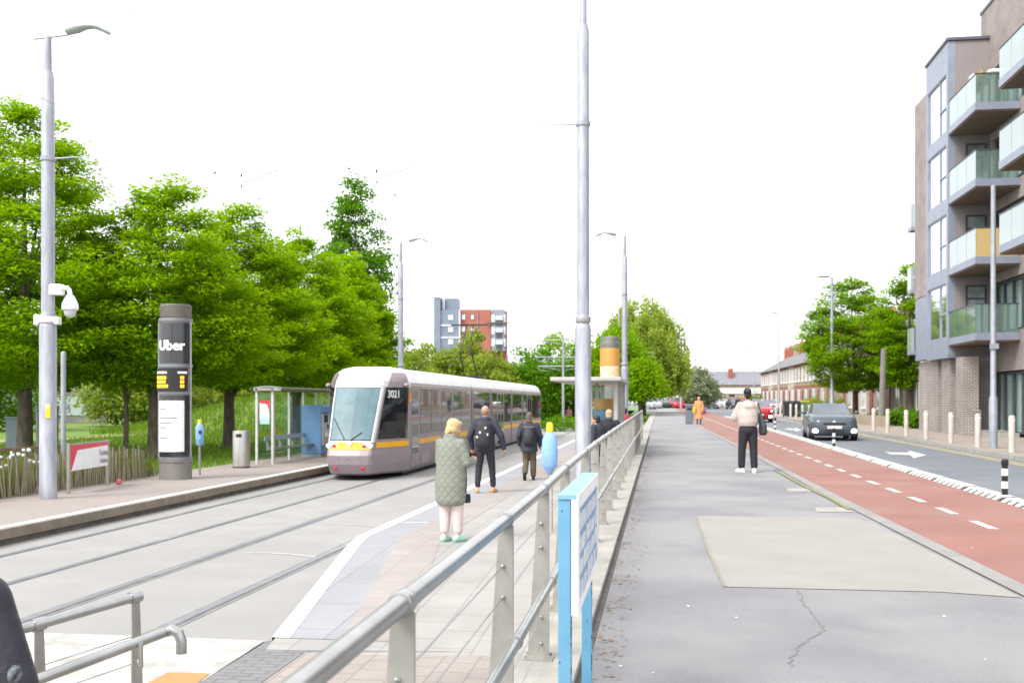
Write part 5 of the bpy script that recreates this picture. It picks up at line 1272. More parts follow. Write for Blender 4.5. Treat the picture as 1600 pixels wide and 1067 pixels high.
p = D(889, 95); simple_person('distant person in dark clothes on the path beyond the overhead mast', (p.x, p.y, 0.0), R(160), 1.75, pm('pink_cloth', (.45, .2, .2), None, 8, .8), BLK2, DHAIR, None, None, .03)
p = D(1153, 110); simple_person('distant person in dark blue crossing near the far parked cars', (p.x, p.y, zf(p.y, ROAD)), R(160), 1.7, NAVY, BLK2, DHAIR, None, None, .03)
# --- dark shoulder at the left edge of the picture
t, J, M = person('person in a dark jacket cut off by the left edge of the picture', (-2.56, 3.40, .045), R(8), 1.80, dict(eR=V(.30, -.02, 1.13), wR=V(.31, .12, .90)), vox=.010)
trousers(t, J, BLK2); m = MB(); torso_prims(m, J, 1.7, .80, .015); sleeves(m, J, (.100, .085, .060)); m.eloft([(0, -.05, 1.40, .13, .09), (0, -.03, 1.52, .09, .08)])
jk = blob(m, 'jacket', pm('dark_plum_jacket', (.024, .022, .034), (.014, .013, .022), 5, .6, 0, .8, 9), t, .010, 5); hair(t, M, DHAIR, [((0, -.025, .045), (.088, .10, .09)), ((0, -.06, -.03), (.078, .055, .065))]); shoes(t, J, BLK2)
e = J['sR'].lerp(J['eR'], .72); MB().ell(e + V(.068, -.055, -.03), (.022, .045, .035), 14, 8).build('arm_patch', pm('reflective_patch', (.16, .18, .20), (.02, .02, .03), 55, .6), t, True)
# ================================================================== BUILDINGS
# --- apartment building on the right
BRK = brickmat('flats_brick', (.31, .245, .23), (.25, .20, .19), (.36, .33, .32), .225, .075, .012, 'z', .9, .5, .3)
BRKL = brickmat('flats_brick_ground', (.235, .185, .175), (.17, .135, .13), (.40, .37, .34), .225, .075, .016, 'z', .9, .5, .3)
ZINC = pm('zinc_cladding', (.275, .30, .375), (.235, .26, .33), 1.6, .45, .25)
TIMB = pm('timber_soffit', (.20, .13, .085), (.13, .085, .055), 2, .8, 0, .3, 20, stretch=(1, 12, 1))
PANEL = pm('grey_timber_panel', (.27, .235, .235), (.23, .20, .20), 3, .7, 0, .2, 20, stretch=(10, 10, .5))
FROST = clearglass('balcony_frosted_glass', (.80, .90, .90), .06, (.40, .46, .47), .62)
CLRB = clearglass('balcony_clear_glass', (.62, .75, .70), .12, (.30, .40, .36), .25)
SKYG = pm('sky_window_glass', (.62, .68, .72), (.55, .61, .66), .5, .03, .92, spec=1)
Xs = 11.85
yb0, yb1, yc, yd = YX(1447, Xs), YX(1481, Xs), YX(1523, Xs), YX(1559.5, Xs)
ye_ = yd - 5.2; XM = 13.5
fb = thing('apartment_building', 'brick and grey zinc apartment block with stacked glass balconies on the right', 'apartment building', (Xs, yb1, 0))
def L(x, y, z): return (x - Xs, y - yb1, z)
def bx(mb, x0, x1, y0, y1, z0, z1): return mb.box(L(x0, y0, z0), L(x1, y1, z1))
# main brick wall with openings left as real gaps: piers and spandrels
zfl = [4.47, 7.37, 10.33, 13.23]                          # undersides of the balcony slabs
m = MB(); yfar = yb0 + 2.4; ynear = 20.0
bx(m, XM, 26, ynear, yb1 + 1.2, 18.0 - 2.2, 18.6)          # parapet zone
bays = [(yc - 3.0, yb1 - .35), (ye_ + .5, yd - .5), (21.0, ye_ - 2.2)]
prev = yb1 + 1.2
for z in [.7] + zfl:
    pass
ycuts = sorted([v for b in bays for v in b])
solid = [(ynear, bays[2][0]), (bays[2][1], bays[1][0]), (bays[1][1], bays[0][0]), (bays[0][1], yb1 + 1.2)]
for a, b in solid: bx(m, XM, XM + .4, a, b, .55, 15.8)
for a, b in bays:
    for z0, z1 in [(3.4, 4.95)] + [(z + 2.55, z + 3.35) for z in zfl[:-1]] + [(15.78, 15.82)]: bx(m, XM + .001, XM + .4, a, b, z0, z1 - .003)
m.build('brick_wall', BRK, fb)
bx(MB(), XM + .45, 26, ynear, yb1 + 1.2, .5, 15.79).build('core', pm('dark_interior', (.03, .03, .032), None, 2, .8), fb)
FRD = pm('dark_window_frame', (.06, .065, .075), None, 4, .5)
def opening(a, b, z0, z1, x, curtain=True):
    f = MB()
    t_ = .07
    for (p0, p1, q0, q1) in ((a, a + t_, z0, z1), (b - t_, b, z0, z1), (a + t_, b - t_, z0, z0 + t_), (a + t_, b - t_, z1 - t_, z1)): bx(f, x, x + .12, p0, p1, q0, q1)
    n = max(1, round((b - a) / 1.1))
    for k in range(1, n):
        yv = a + (b - a) * k / n; bx(f, x + .001, x + .119, yv - .03, yv + .03, z0 + t_, z1 - t_)
    fo = f.build('window', FRD, fb)
    bx(MB(), x + .05, x + .065, a + t_, b - t_, z0 + t_, z1 - t_).build('pane', clearglass('flat_window_glass', (.82, .88, .87), .08), fo)
    if curtain:
        cm = MB(); N = 24; seg = (0, 1) if curtain == 2 else random.choice([(0, .45), (.5, 1), (0, 1)]); a2 = a + t_ + (b - a) * seg[0] * .9; b2 = a + (b - a) * seg[1] - t_
        pts = [[L(x + .16 + .03 * math.sin(k * 2.4), a2 + (b2 - a2) * k / N, zz) for k in range(N + 1)] for zz in (z0 + .05, z1 - .05)]
        for k in range(N): cm.quad(pts[0][k], pts[0][k + 1], pts[1][k + 1], pts[1][k])
        cm.build('curtain', pm('pale_curtain', (.80, .83, .80), (.70, .73, .71), 4, .9), fo)
random.seed(5)
for a, b in bays:
    for z in zfl: opening(a, b, z + .50, z + 2.5, XM + .12)
    opening(a, b, .95, 3.35, XM + .12, 2)
# zinc bay
m = MB()
gx = .0
zt_ = 17.2
ws_ = [(4.85, 7.15), (7.75, 10.05), (10.65, 12.95), (13.5, 15.9)]
ztops = [4.1] + [v for w_ in ws_ for v in w_] + [zt_]
ya, yb_ = yb1 + .28, yb0 - .28
bx(m, Xs, Xs + .3, yb1, ya, 4.1, zt_ - .02); bx(m, Xs, Xs + .3, yb_, yb0, 4.1, zt_ - .02)
for z0, z1 in zip(ztops[0::2], ztops[1::2]): bx(m, Xs + .002, Xs + .3, ya, yb_, z0 + .001, z1 - .003)
m.build('zinc_bay', ZINC, fb)
m = MB(); m.prism([L(Xs + .02, yb1 + .005, 4.1), L(Xs + 1.65, yb1 + .005, 4.1), L(Xs + 1.65, yb1 + .005, zt_ - .02), L(Xs + .02, yb1 + .005, zt_ - .02)], (0, .25, 0)); m.build('bay_side_panel', PANEL, fb)
for z in zfl[:3]:
    f = MB(); a_, b2_ = Xs + .70, Xs + 1.52
    for p0, p1, q0, q1 in ((a_, a_ + .07, z + .42, z + 2.55), (b2_ - .07, b2_, z + .42, z + 2.55), (a_ + .07, b2_ - .07, z + 2.48, z + 2.55), (a_ + .07, b2_ - .07, z + .42, z + .5), (a_ + .07, b2_ - .07, z + 1.95, z + 2.02)): bx(f, p0, p1, yb1 - .05, yb1 + .004, q0, q1)
    fo = f.build('window', FRD, fb); bx(MB(), a_ + .07, b2_ - .07, yb1 - .02, yb1 + .002, z + .5, z + 2.48).build('pane', pm('balcony_door_glass', (.30, .34, .34), (.16, .19, .19), 1.6, .06, 0, spec=1), fo)
bx(MB(), Xs - .06, Xs + 1.8, yb1 - .08, yb0 + .06, zt_, zt_ + .12).build('roof_edge', pm('roof_edge_dark', (.10, .10, .13), None, 4, .5), fb)
bx(MB(), Xs + .004, XM + 1.0, yb1 + .02, yb0 - .01, 4.02, 4.11).build('bay_soffit', ZINC, fb)
for z0, z1 in ws_:
    f = MB(); ym = ya + (yb_ - ya) * .36
    for p0, p1, q0, q1 in ((ya, ya + .06, z0, z1), (yb_ - .06, yb_, z0, z1), (ym - .04, ym + .04, z0 + .06, z1 - .06), (ya + .06, yb_ - .06, z0, z0 + .06), (ya + .06, yb_ - .06, z1 - .06, z1), (ya + .06, ym - .04, z0 + 1.0, z0 + 1.07)):
        bx(f, Xs + .03, Xs + .14, p0, p1, q0 + .002, q1 - .002)
    fo = f.build('window', FRD if z0 < 0 else ZINC, fb)
    bx(MB(), Xs + .075, Xs + .09, ya + .05, yb_ - .05, z0 + .05, z1 - .05).build('pane', SKYG, fo)
# brick end beyond the bay with side balconies
m = MB(); bx(m, Xs + .05, 26, yb0 + .002, yfar, 7.0, 16.1); m.build('brick_end', BRK, fb)
bx(MB(), Xs + .08, 25, yb0 + .002, yfar - .03, 4.1, 6.995).build('lower_end', ZINC, fb)
for z in zfl[:3]:
    b = bx(MB(), Xs - .10, Xs + .6, yfar + .004, yfar + .8, z - .05, z + .12).build('side_balcony', ZINC, fb)
    g_ = MB(); bx(g_, Xs - .10, Xs - .085, yfar + .01, yfar + .8, z + .12, z + 1.2); bx(g_, Xs - .085, Xs + .045, yfar + .01, yfar + .03, z + .12, z + 1.2); g_.build('balcony_glass', FROST, b)
bx(MB(), XM - .05, XM + 12.6, ynear - .05, yb1 + 1.25, 18.6, 18.72).build('coping', pm('coping', (.20, .19, .2), None, 3, .6), fb)
# balconies
def balcony(y0, y1, z, frost=True, back=None):
    b = MB(); bx(b, Xs + .02, XM - .003, y0, y1, z + .06, z + .34); s_ = b.build('balcony', ZINC, fb)
    bx(MB(), Xs + .06, XM - .02, y0 + .05, y1 - .05, z, z + .057).build('soffit', TIMB, s_)
    g_ = MB(); n = max(2, round((y1 - y0) / 1.3))
    for k in range(n): bx(g_, Xs + .04, Xs + .055, y0 + (y1 - y0) * k / n + .02, y0 + (y1 - y0) * (k + 1) / n - .02, z + .345, z + 1.42)
    g_.build('balcony_glass', FROST if frost else CLRB, s_)
    g_ = MB(); bx(g_, Xs + .06, XM - .06, y0 + .03, y0 + .045, z + .345, z + 1.42); g_.build('end_glass', CLRB if back is None else back, s_)
    r_ = MB(); bx(r_, Xs + .02, Xs + .075, y0 + .02, y1, z + 1.42, z + 1.46); bx(r_, Xs + .075, XM - .03, y0 + .012, y0 + .06, z + 1.42, z + 1.46); r_.build('handrail', FRD, s_)
    return s_
YPAN = pm('yellow_wicker_screen', (.50, .37, .16), (.40, .29, .12), 30, .8)
bs = [balcony(yc, yb1 - .01, z, z > 5, YPAN if 7 < z < 8 else None) for z in zfl]
for z in zfl[1:]: balcony(ye_, yd, z)
balcony(21.5, ye_ - 2.6, zfl[2]); balcony(21.5, ye_ - 2.6, zfl[3])
# clutter of the top balcony: plants and white parasol edge
m = MB()
for k in range(9): m.ell(L(Xs + .35 + random.uniform(0, .3), yc + .4 + k * .4, zfl[3] + 1.5 + random.uniform(-.05, .22)), (.16, .2, .17), 8, 5)
m.build('balcony_plants', pm('balcony_plant', (.16, .15, .06), (.30, .20, .10), 6, .9), bs[3], True)
m = MB(); bx(m, Xs + .3, XM - .3, yc + .35, yc + .5, zfl[3] + 1.55, zfl[3] + 1.62); m.build('yellow_rail', YPAN, bs[3])
m = MB(); m.ell(L(Xs + .25, yc + 1.2, zfl[3] + 1.62), (.12, .3, .14), 10, 6); m.ell(L(Xs + .9, yc + .25, zfl[3] + 1.58), (.38, .08, .10), 10, 6); m.build('white_cushion', WHITEP, bs[3], True)
# ground floor under the bay
m = MB(); X1 = Xs + .25
bx(m, X1, X1 + .6, yb1 - 1.35, yb1 - .25, .6, 4.0); bx(m, X1, X1 + .6, yb1 + .6, yb1 + 2.0, .6, 4.015); bx(m, X1, X1 + .6, yb1 + 2.6, yfar, .6, 4.015)
bx(m, X1 + .55, XM + .3, yb1 - .25 + .002, yb1 - .05, .6, 3.99)
bx(m, X1 + .4, X1 + .5, yb1 - .25, yb1 + .6, .6, 4.0); bx(m, X1 + .45, X1 + .55, yb1 + 2.0, yb1 + 2.6, .6, 4.0)
bx(m, X1 + .6, XM - .01, yfar - .4, yfar - .01, .6, 4.0)
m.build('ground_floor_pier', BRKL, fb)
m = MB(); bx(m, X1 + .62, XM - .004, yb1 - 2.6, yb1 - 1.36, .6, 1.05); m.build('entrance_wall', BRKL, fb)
m = MB(); m.tube([L(X1 + .3, yb1 - 1.5, zf(yb1) + 1.0), L(X1 + .3, yb1 - 2.6, zf(yb1) + 1.0)], .025, 8); m.tube([L(X1 + .3, yb1 - 2.6, zf(yb1) + 1.0), L(X1 + .3, yb1 - 2.6, zf(yb1))], .025, 8); m.build('entrance_rail', STEEL, fb)
bx(MB(), Xs + .3, XM - .003, yc + .1, yc + .18, .6, 1.0).build('step', KERB, fb)

# --- terrace houses beyond
HB = brickmat('terrace_buff_brick', (.34, .255, .165), (.29, .215, .14), (.34, .31, .27), .225, .075, .012, 'z', .9, .5, .25)
REDB = pm('terrace_red_band', (.31, .095, .065), (.26, .08, .055), 6, .85)
SLATE = pm('roof_slate', (.17, .165, .175), (.12, .118, .13), 3, .7, 0, .3, 20, c3=(.22, .19, .17), scale3=.5)
RIDGE = pm('ridge_tile', (.34, .13, .09), None, 4, .8)
RENDERC = pm('cream_render', (.44, .40, .345), (.39, .355, .31), 2, .9)
HW = 5.6
def house(label, X, y, render=False, cat='house'):
    t = thing('terrace_house', label, 'house', (X, y, zf(y)), 0, 'terrace of brick houses beyond the flats')
    E, Rg, Dp = 5.1, 7.4, 8.0
    m = MB(); wd = [(.7, 1.9, .8, 2.4), (.7, 1.8, 3.3, 4.7), (3.3, 4.5, 3.3, 4.7), (3.4, 4.4, 0, 2.4)]
    m.box((.15, 0, -.6), (Dp, HW - .004, E)); m.prism([(.15, 0, E), (Dp, 0, E), (Dp / 2 + .1, 0, Rg - .05)], (0, HW - .004, 0)); w_ = m.build('wall', RENDERC if render else HB, t)
    for z in (2.55, 4.85): MB().box((.12, .01, z), (.149, HW - .02, z + .22)).build('brick_band', REDB if not render else RENDERC, w_)
    for yv, y2, z0, z1 in wd[:3] + [(2.1, 2.9, 3.3, 4.7)][:0]:
        f = MB().box((.06, yv - .12, z0 - .12), (.16, y2 + .12, z0)); fo = f.build('window', WHITEP, t)
        fr = MB()
        for a, b, c, d in ((yv, yv + .07, z0, z1), (y2 - .07, y2, z0, z1), ((yv + y2) / 2 - .03, (yv + y2) / 2 + .03, z0 + .07, z1 - .07), (yv + .07, y2 - .07, z1 - .07, z1), (yv + .07, y2 - .07, z0 + .002, z0 + .07)): fr.box((.10, a, c), (.17, b, d))
        fr.build('frame', WHITEP, fo); MB().box((.118, yv + .05, z0 + .05), (.148, y2 - .05, z1 - .05)).build('pane', pm('house_glass', (.10, .12, .13), (.30, .33, .34), 1.2, .05, 0, spec=1), fo)
        MB().box((.125, yv - .1, z1 + .001), (.1489, y2 + .1, z1 + .18)).build('lintel', REDB, fo)
    d = MB().box((.09, 3.4, 0), (.148, 4.4, 2.3)).build('door', pm('door_maroon', (.22, .04, .045), None, 4, .5), t); MB().ell((.07, 3.52, 1.05), .035, 8, 5).build('handle', CHR, d)
    m = MB()
    for s in (0, 1):
        a, b = (( -.15, E - .12), (Dp / 2 + .1, Rg)) if s == 0 else ((Dp / 2 + .1, Rg), (Dp + .3, E - .12))
        m.prism([(a[0], -.01, a[1]), (b[0], -.01, b[1]), (b[0], -.01, b[1] + .13), (a[0], -.01, a[1] + .13)], (0, HW + .01, 0))
    r_ = m.build('roof', SLATE, t); MB().box((Dp / 2 - .02, 0, Rg + .06), (Dp / 2 + .22, HW, Rg + .2)).build('ridge', RIDGE, r_)
    c = MB().box((Dp / 2 - .5, HW - .85, Rg - .5), (Dp / 2 + .5, HW - .02, Rg + 1.15)).build('chimney', REDB if not render else HB, r_)
    mm = MB()
    for k in range(4): mm.lathe([(.10, Rg + 1.15), (.12, Rg + 1.5), (.09, Rg + 1.52)], (Dp / 2 - .36 + k * .24, HW - .43, 0), 10)
    mm.build('chimney_pot', pm('terracotta_pot', (.42, .20, .12), None, 4, .8), r_)
    MB().tube([(-.12, 0, E - .05), (-.12, HW, E - .05)], .07, 8).build('gutter', BLACKP, r_)
    m = MB().box((-3.2, 0, -.1), (-3.0, HW, .55)); m.build('garden_wall', HB, t)
    return t
hx = 14.6
h1 = house('x', hx, 56.5); h2 = house('x', hx, 62.1, True)
labs = ['buff brick terrace house directly behind the far corner of the flats', 'cream rendered house behind the round tree', 'buff brick terrace house half hidden by the round tree', 'buff brick house with red bands left of the round tree trunk', 'cream rendered terrace house beyond the street lamp', 'buff brick terrace house above the dark wheelie bins', 'terrace house above the pale blue car', 'terrace house near the far end of the terrace', 'last but two house of the terrace', 'last but one house of the terrace', 'house at the far end of the terrace', 'pale end house of the terrace'] + ['small distant house in the far run of terrace roofs'] * 6
h1['label'] = labs[0]; h2['label'] = labs[1]
for i in range(2, 18):
    dup(h2 if i in (4, 11, 15) else h1, (hx - max(0, i - 5) * .0, 56.5 + 5.6 * i + (3 if i > 5 else 0), zf(56.5 + 5.6 * i)), 0, labs[i])
# far end of the street: slate roofed row, red wall, footbridge
t = thing('row_house', 'long slate roofed row closing the far end of the street', 'house', (D(1128, 186).x, D(1128, 186).y, 1.0), R(0))
m = MB().box((-5, 0, -.5), (12, 6, 4.3)); m.prism([(-5, 0, 4.3), (-5, 6, 4.3), (-5, 3, 6.4)], (17, 0, 0)); m.build('wall', HB, t)
r_ = MB().prism([(-5.2, -.3, 4.1), (-5.2, 3, 6.55), (-5.2, 6.3, 4.1), (-5.2, 3, 6.3)], (17.4, 0, 0)).build('roof', pm('far_slate', (.20, .20, .225), (.16, .16, .18), 2, .7), t)
MB().box((1.2, 1.2, 5.0), (2.0, 2.2, 7.0)).build('chimney', REDB, r_)
MB().box((-4.9, -.12, 2.6), (11.9, -.01, 3.5)).build('pale_fascia', WHITEP, t)
for k in range(6): f = MB().box((-4.2 + k * 2.7, -.06, 1.2), (-3.2 + k * 2.7, -.02, 2.4)).build('window', DGLASS, t)
t = thing('brick_wall', 'red brick wall at the far end of the street below the slate roof', 'wall', (D(1108, 176).x, D(1108, 176).y, .9)); MB().box((-7, 0, -.4), (13, .3, 1.9)).build('wall', brickmat('red_wall_brick', (.38, .13, .09), (.31, .105, .075), (.3, .25, .22), .225, .075, .012, 'z', .9), t); MB().box((-7.05, -.05, 1.9), (13.05, .35, 2.02)).build('coping', KERB, t)
# red brick + grey tower block
q = D(678, 200); tb = thing('tower_block', 'distant tower block, half blue grey cladding and half red brick', 'tower block', (q.x, q.y, 0), -PSI * -1 * 0 + PSI)
s = 200 / F
GC = pm('tower_grey_cladding', (.20, .235, .30), (.17, .20, .26), .6, .5, .1); RB = brickmat('tower_red_brick', (.40, .13, .09), (.35, .115, .08), (.32, .16, .12), .45, .15, .012, 'z', .9, .5, .12)
def tx(px): return (px - 678) * s
def tz(py): return H + (HOR - py) * s
m = MB(); m.box((0, 0, 0), (tx(688), 9, tz(464))); m.box((tx(688), .3, 0), (tx(719), 9, tz(484))); m.box((tx(688) + .01, 1.5, tz(484)), (tx(716), 8, tz(465))); m.build('grey_tower', GC, tb)
m = MB().box((tx(719) + .02, .9, 0), (tx(767), 12, tz(483))); m.box((tx(767), 3.2, 0), (tx(792), 12, tz(484))); m.build('brick_block', RB, tb)
LG = pm('tower_pale_panel', (.52, .54, .60), (.46, .48, .54), 1, .4); TW = pm('tower_white_window', (.62, .64, .68), None, 1, .3)
MB().box((tx(690.5), .9, tz(483)), (tx(694.5), 1.49, tz(466))).build('pale_fin', LG, tb)
MB().box((tx(716.6), -.02, tz(540)), (tx(719.6), .29, tz(484))).build('corner_trim', LG, tb)
for y_ in (508, 527): MB().box((tx(688.6), .18, tz(y_ + 1.8)), (tx(716), .295, tz(y_ - 1.2))).build('pale_band', LG, tb)
for px, py in ((704, 496), (704, 515), (704, 534)): w_ = MB().box((tx(px - 4), .18, tz(py + 4)), (tx(px + 4), .29, tz(py - 4))).build('window', TW, tb); MB().box((tx(px - 3), .16, tz(py + 3)), (tx(px + 3), .175, tz(py - 3))).build('pane', SKYG, w_)
for px in (724, 738):
    for py in (495, 514, 533): w_ = MB().box((tx(px - 2.6), .80, tz(py + 4)), (tx(px + 2.6), .89, tz(py - 4))).build('window', TW if px == 724 else GC, tb); MB().box((tx(px - 2), .78, tz(py + 3.2)), (tx(px + 2), .795, tz(py - 3.2))).build('pane', SKYG, w_)
MB().box((tx(745.5), .7, tz(545)), (tx(746.6), .88, tz(485))).build('downpipe', GALVD, tb)
m = MB().box((tx(768), .6, tz(548)), (tx(789), 3.19, tz(484) + .1)); m.build('balcony_bay', pm('bay_grey', (.26, .29, .34), (.2, .23, .28), .8, .3, .2), tb)
for k, py in enumerate((497, 516, 535)):
    b = MB().box((tx(774), .15, tz(py + 3)), (tx(786), .59, tz(py - 4))).build('balcony', LG, tb); MB().box((tx(775), .54, tz(py + 12)), (tx(785), .595, tz(py + 4))).build('opening', DGLASS, b)
    for a, c in ((767.6, 773), (787, 790)): MB().box((tx(a), .5, tz(py + 6)), (tx(c), .595, tz(py - 6))).build('window', TW, tb)
MB().box((tx(760), .1, tz(505)), (tx(796), .58, tz(503.4))).build('canopy', pm('canopy_dark', (.14, .1, .1), None, 3, .6), tb)
# graffiti wall in the park
q = G(100, 661, PH); gw = thing('park_wall', 'grey park wall with teal graffiti among the trees', 'wall', (q.x, q.y, PH - .03), PSI)
k_ = depth(q) / F
GWM = pm('graffiti_wall_concrete', (.20, .19, .18), (.13, .125, .12), .8, .9, c3=(.26, .24, .23), scale3=.3)
MB().box((-22 , 0, 0), (67 * k_, .4, 56 * k_)).build('wall', GWM, gw)
m = MB(); random.seed(9)
def spray(x0, x1, z0, z1, mt, nm, n=26):
    mb = MB()
    for i in range(n):
        x, z = random.uniform(x0, x1) * k_, random.uniform(z0, z1) * k_; r = random.uniform(1.5, 4.5) * k_
        mb.prism([(x + r * math.cos(a) * random.uniform(.7, 1.2), -.012 - i * .0006, z + r * .8 * math.sin(a) * random.uniform(.7, 1.2)) for a in [6.28 * k / 10 for k in range(10)]], (0, .004, 0))
    return mb.build(nm, mt, gw)
spray(5, 42, 10, 40, pm('spray_teal', (.10, .20, .22), (.14, .24, .25), 1, .8), 'graffiti_fill'); spray(45, 62, 12, 34, pm('spray_plum', (.17, .07, .10), (.12, .09, .12), 1, .8), 'graffiti_fill', 12)
text('EOA', 30 * k_, pm('spray_pale', (.34, .40, .38), None, 1, .8), gw, (22 * k_, -.06, 26 * k_), (R(90), 0, 0), 'graffiti', .006, .25)

# ================================================================== TREES AND PLANTS
def leaf_cloud(name, centers, per, size, mt, parent, spread=(.5, .5, .22), droop=.25, seed=0, aspect=.62, up=.6, axis=None, spray=False, rise=.22):
    rg = np.random.default_rng(seed); C = np.asarray(centers, float); n = len(C) * per
    cc_ = np.repeat(C[:, :3], per, 0); sc = np.repeat(C[:, 3:4], per, 0) if C.shape[1] > 3 else 1.0
    off = rg.normal(0, 1, (n, 3)); off /= np.maximum(1, np.linalg.norm(off, axis=1, keepdims=True) / 1.7)
    off0 = off.copy(); off = off * np.array(spread) * sc
    rad = cc_.copy(); rad[:, 2] = 0
    if axis is not None: rad[:, :2] -= np.asarray(axis)[:2]
    ln = np.linalg.norm(rad, axis=1, keepdims=True) + 1e-6; out = rad / ln
    if spray:
        tan = np.stack([-out[:, 1], out[:, 0], 0 * out[:, 0]], 1)
        off = (out * off0[:, :1] * .40 + tan * off0[:, 1:2] * .38) * sc; off[:, 2] += off0[:, 2] * .13 + rise * off0[:, 0] * .40
    proj = (off * out).sum(1); off[:, 2] -= droop * np.abs(proj)
    P = cc_ + off
    nrm = rg.normal(0, .4 if spray else .55, (n, 3)); nrm[:, 2] += up; nrm += out * .25; nrm /= np.linalg.norm(nrm, axis=1, keepdims=True)
    a = rg.normal(0, 1, (n, 3)) + out * .8; a -= nrm * (a * nrm).sum(1, keepdims=True); a /= np.linalg.norm(a, axis=1, keepdims=True); b = np.cross(nrm, a)
    s = size * rg.uniform(.6, 1.35, (n, 1))
    Vv = np.stack([P - a * s, P + b * s * aspect * .9 - a * s * .1, P + a * s, P - b * s * aspect * .9 - a * s * .1], 1).reshape(-1, 3)
    me = bpy.data.meshes.new(name); me.vertices.add(4 * n); me.vertices.foreach_set('co', Vv.astype(np.float32).ravel())
    me.loops.add(4 * n); me.loops.foreach_set('vertex_index', np.arange(4 * n, dtype=np.int32)); me.polygons.add(n)
    me.polygons.foreach_set('loop_start', np.arange(0, 4 * n, 4, dtype=np.int32)); me.update(calc_edges=True); me.validate()
    me.materials.append(mt); o = bpy.data.objects.new(name, me); COL.objects.link(o); o.parent = parent; return o
def tree(label, loc, height, base, rmax, prof, ncl, per, size, mt, seed, trunk_r=.17, bark=BARK, spread=(.55, .55, .22), limbs=9, group='trees', clear=None, offx=(0, 0), weep=False, inner=.35, squash=1.0, name='tree', cat='tree', spray=False):
    rg = np.random.default_rng(seed); t = thing(name, label, cat, loc, 0, group)
    cl = []; tips = []
    lob = rg.uniform(0, 6.28, 5)
    def rad(u, th):
        w_ = 1 + .13 * math.sin(2 * th + lob[0] + 3 * u) + .11 * math.sin(3 * th + lob[1] - 5 * u) + .08 * math.sin(5 * th + lob[2] + 9 * u)
        return rmax * prof(u) * w_
    while len(cl) < ncl:
        u = rg.random(); th = rg.random() * 6.283
        if rg.random() > prof(u) ** 1.2 + .05: continue
        r = rad(u, th); q = (inner + (1 - inner) * rg.random() ** .55) * (1.0 + rg.normal(0, .05))
        x, y = r * q * math.cos(th), r * q * math.sin(th) * squash; z = base + u * (height - base) - .10 * r * q + rg.normal(0, .12)
        cl.append((x + offx[0] * u, y + offx[1] * u, z, rg.uniform(.65, 1.25)))
    for k in range(limbs):
        u = .08 + .82 * k / limbs; th = k * 2.4 + rg.normal(0, .3); r = rad(u, th) * .72; tips.append((r * math.cos(th) + offx[0] * u, r * math.sin(th) * squash + offx[1] * u, base + u * (height - base) * .95))
    m = MB(); fork = base * .62
    hx_ = offx[0]
    m.tube([(0, 0, -.15), (0, 0, .15), (.03, .0, base * .5), (0, .02, base + .3), (offx[0] * .4, offx[1] * .4, base + (height - base) * .45), (offx[0] * .8, offx[1] * .8, base + (height - base) * .85)], [trunk_r * 1.45, trunk_r * 1.08, trunk_r * .92, trunk_r * .78, trunk_r * .4, .02], 12)
    for k, tp in enumerate(tips):
        s0 = max(fork, (tp[2] - base) * .55 + fork); a = Vector((offx[0] * .2 * k / limbs, 0, min(s0, tp[2] - .4))); b = Vector(tp); mid = a.lerp(b, .5) + Vector((0, 0, .18 * (b - a).length if not weep else .3))
        mid.x = a.x + (b.x - a.x) * .42; mid.y = a.y + (b.y - a.y) * .42
        r0 = trunk_r * (.55 - .35 * k / limbs); m.tube([a, mid, b], [r0, r0 * .6, .012], 7)
    m.build('trunk', bark, t, True)
    if weep:
        cl2 = []
        for x, y, z, s in cl:
            if rg.random() < .75:
                n = int(rg.integers(3, 8)); zz = z
                for j in range(n):
                    cl2.append((x * (1 + .012 * j), y * (1 + .012 * j), zz, s * .75)); zz -= .42
                    if zz < 2.6: break
            else: cl2.append((x, y, z, s))
        cl = cl2
    leaf_cloud('crown', cl, per, size, mt, t, spread, .12 if spray else .25, seed + 1, spray=spray, up=1.1 if spray else .6)
    return t
LHORN = leafmat('hornbeam_leaf', (.275, .475, .002), .34, .62)
LDARK = leafmat('dark_green_leaf', (.12, .28, .010), .35, .55)
LBIRCH = leafmat('birch_leaf', (.25, .345, .04), .35, .45)
LWILL = leafmat('willow_leaf', (.34, .46, .07), .28, .55)
LMID = leafmat('plane_leaf', (.215, .40, .005), .34, .58)
LPALE = leafmat('whitebeam_leaf', (.22, .27, .15), .3, .35)
PYR = lambda u: (min(1, (u / .16) ** .6) if u < .16 else (1 - ((u - .16) / .84) ** 1.75) ** .92 * .97 + .03)
EGG = lambda u: max(.03, math.sin(math.pi * min(1, u * .92 + .08) ** .8)) ** .75
RND = lambda u: max(.05, math.sin(math.pi * (.12 + .86 * u))) ** .55
COLU = lambda u: (min(1, (u / .2) ** .5) if u < .2 else (1 - ((u - .2) / .8) ** 2.0) ** .8 * .96 + .04)
SPH = (.62, .62, .15)
g1 = 'hornbeam trees in the park beside the tram stop'
def tr_at(px, d): q = D(px, d); return (q.x, q.y, PH - .03)
tree('tallest hornbeam at far left behind the galvanised lamp pole', tr_at(38, 35.5), 12.1, 2.5, 4.2, PYR, 720, 170, .072, LHORN, 1, .26, group=g1, spray=True, inner=.42)
tree('leaning side hornbeam at the very left edge', tr_at(-80, 39), 11.0, 2.8, 4.0, PYR, 420, 120, .085, LHORN, 2, .24, group=g1, spray=True, inner=.42)
tree('hornbeam behind the information column', tr_at(240, 36.5), 9.9, 2.5, 3.25, PYR, 540, 160, .074, LHORN, 3, .22, group=g1, offx=(.5, 0), spray=True, inner=.42)
tree('hornbeam with dark forked trunk behind the litter bin', tr_at(357, 44), 10.2, 2.7, 3.4, PYR, 560, 150, .08, LHORN, 4, .24, group=g1, spray=True, inner=.42, offx=(.5, 0))
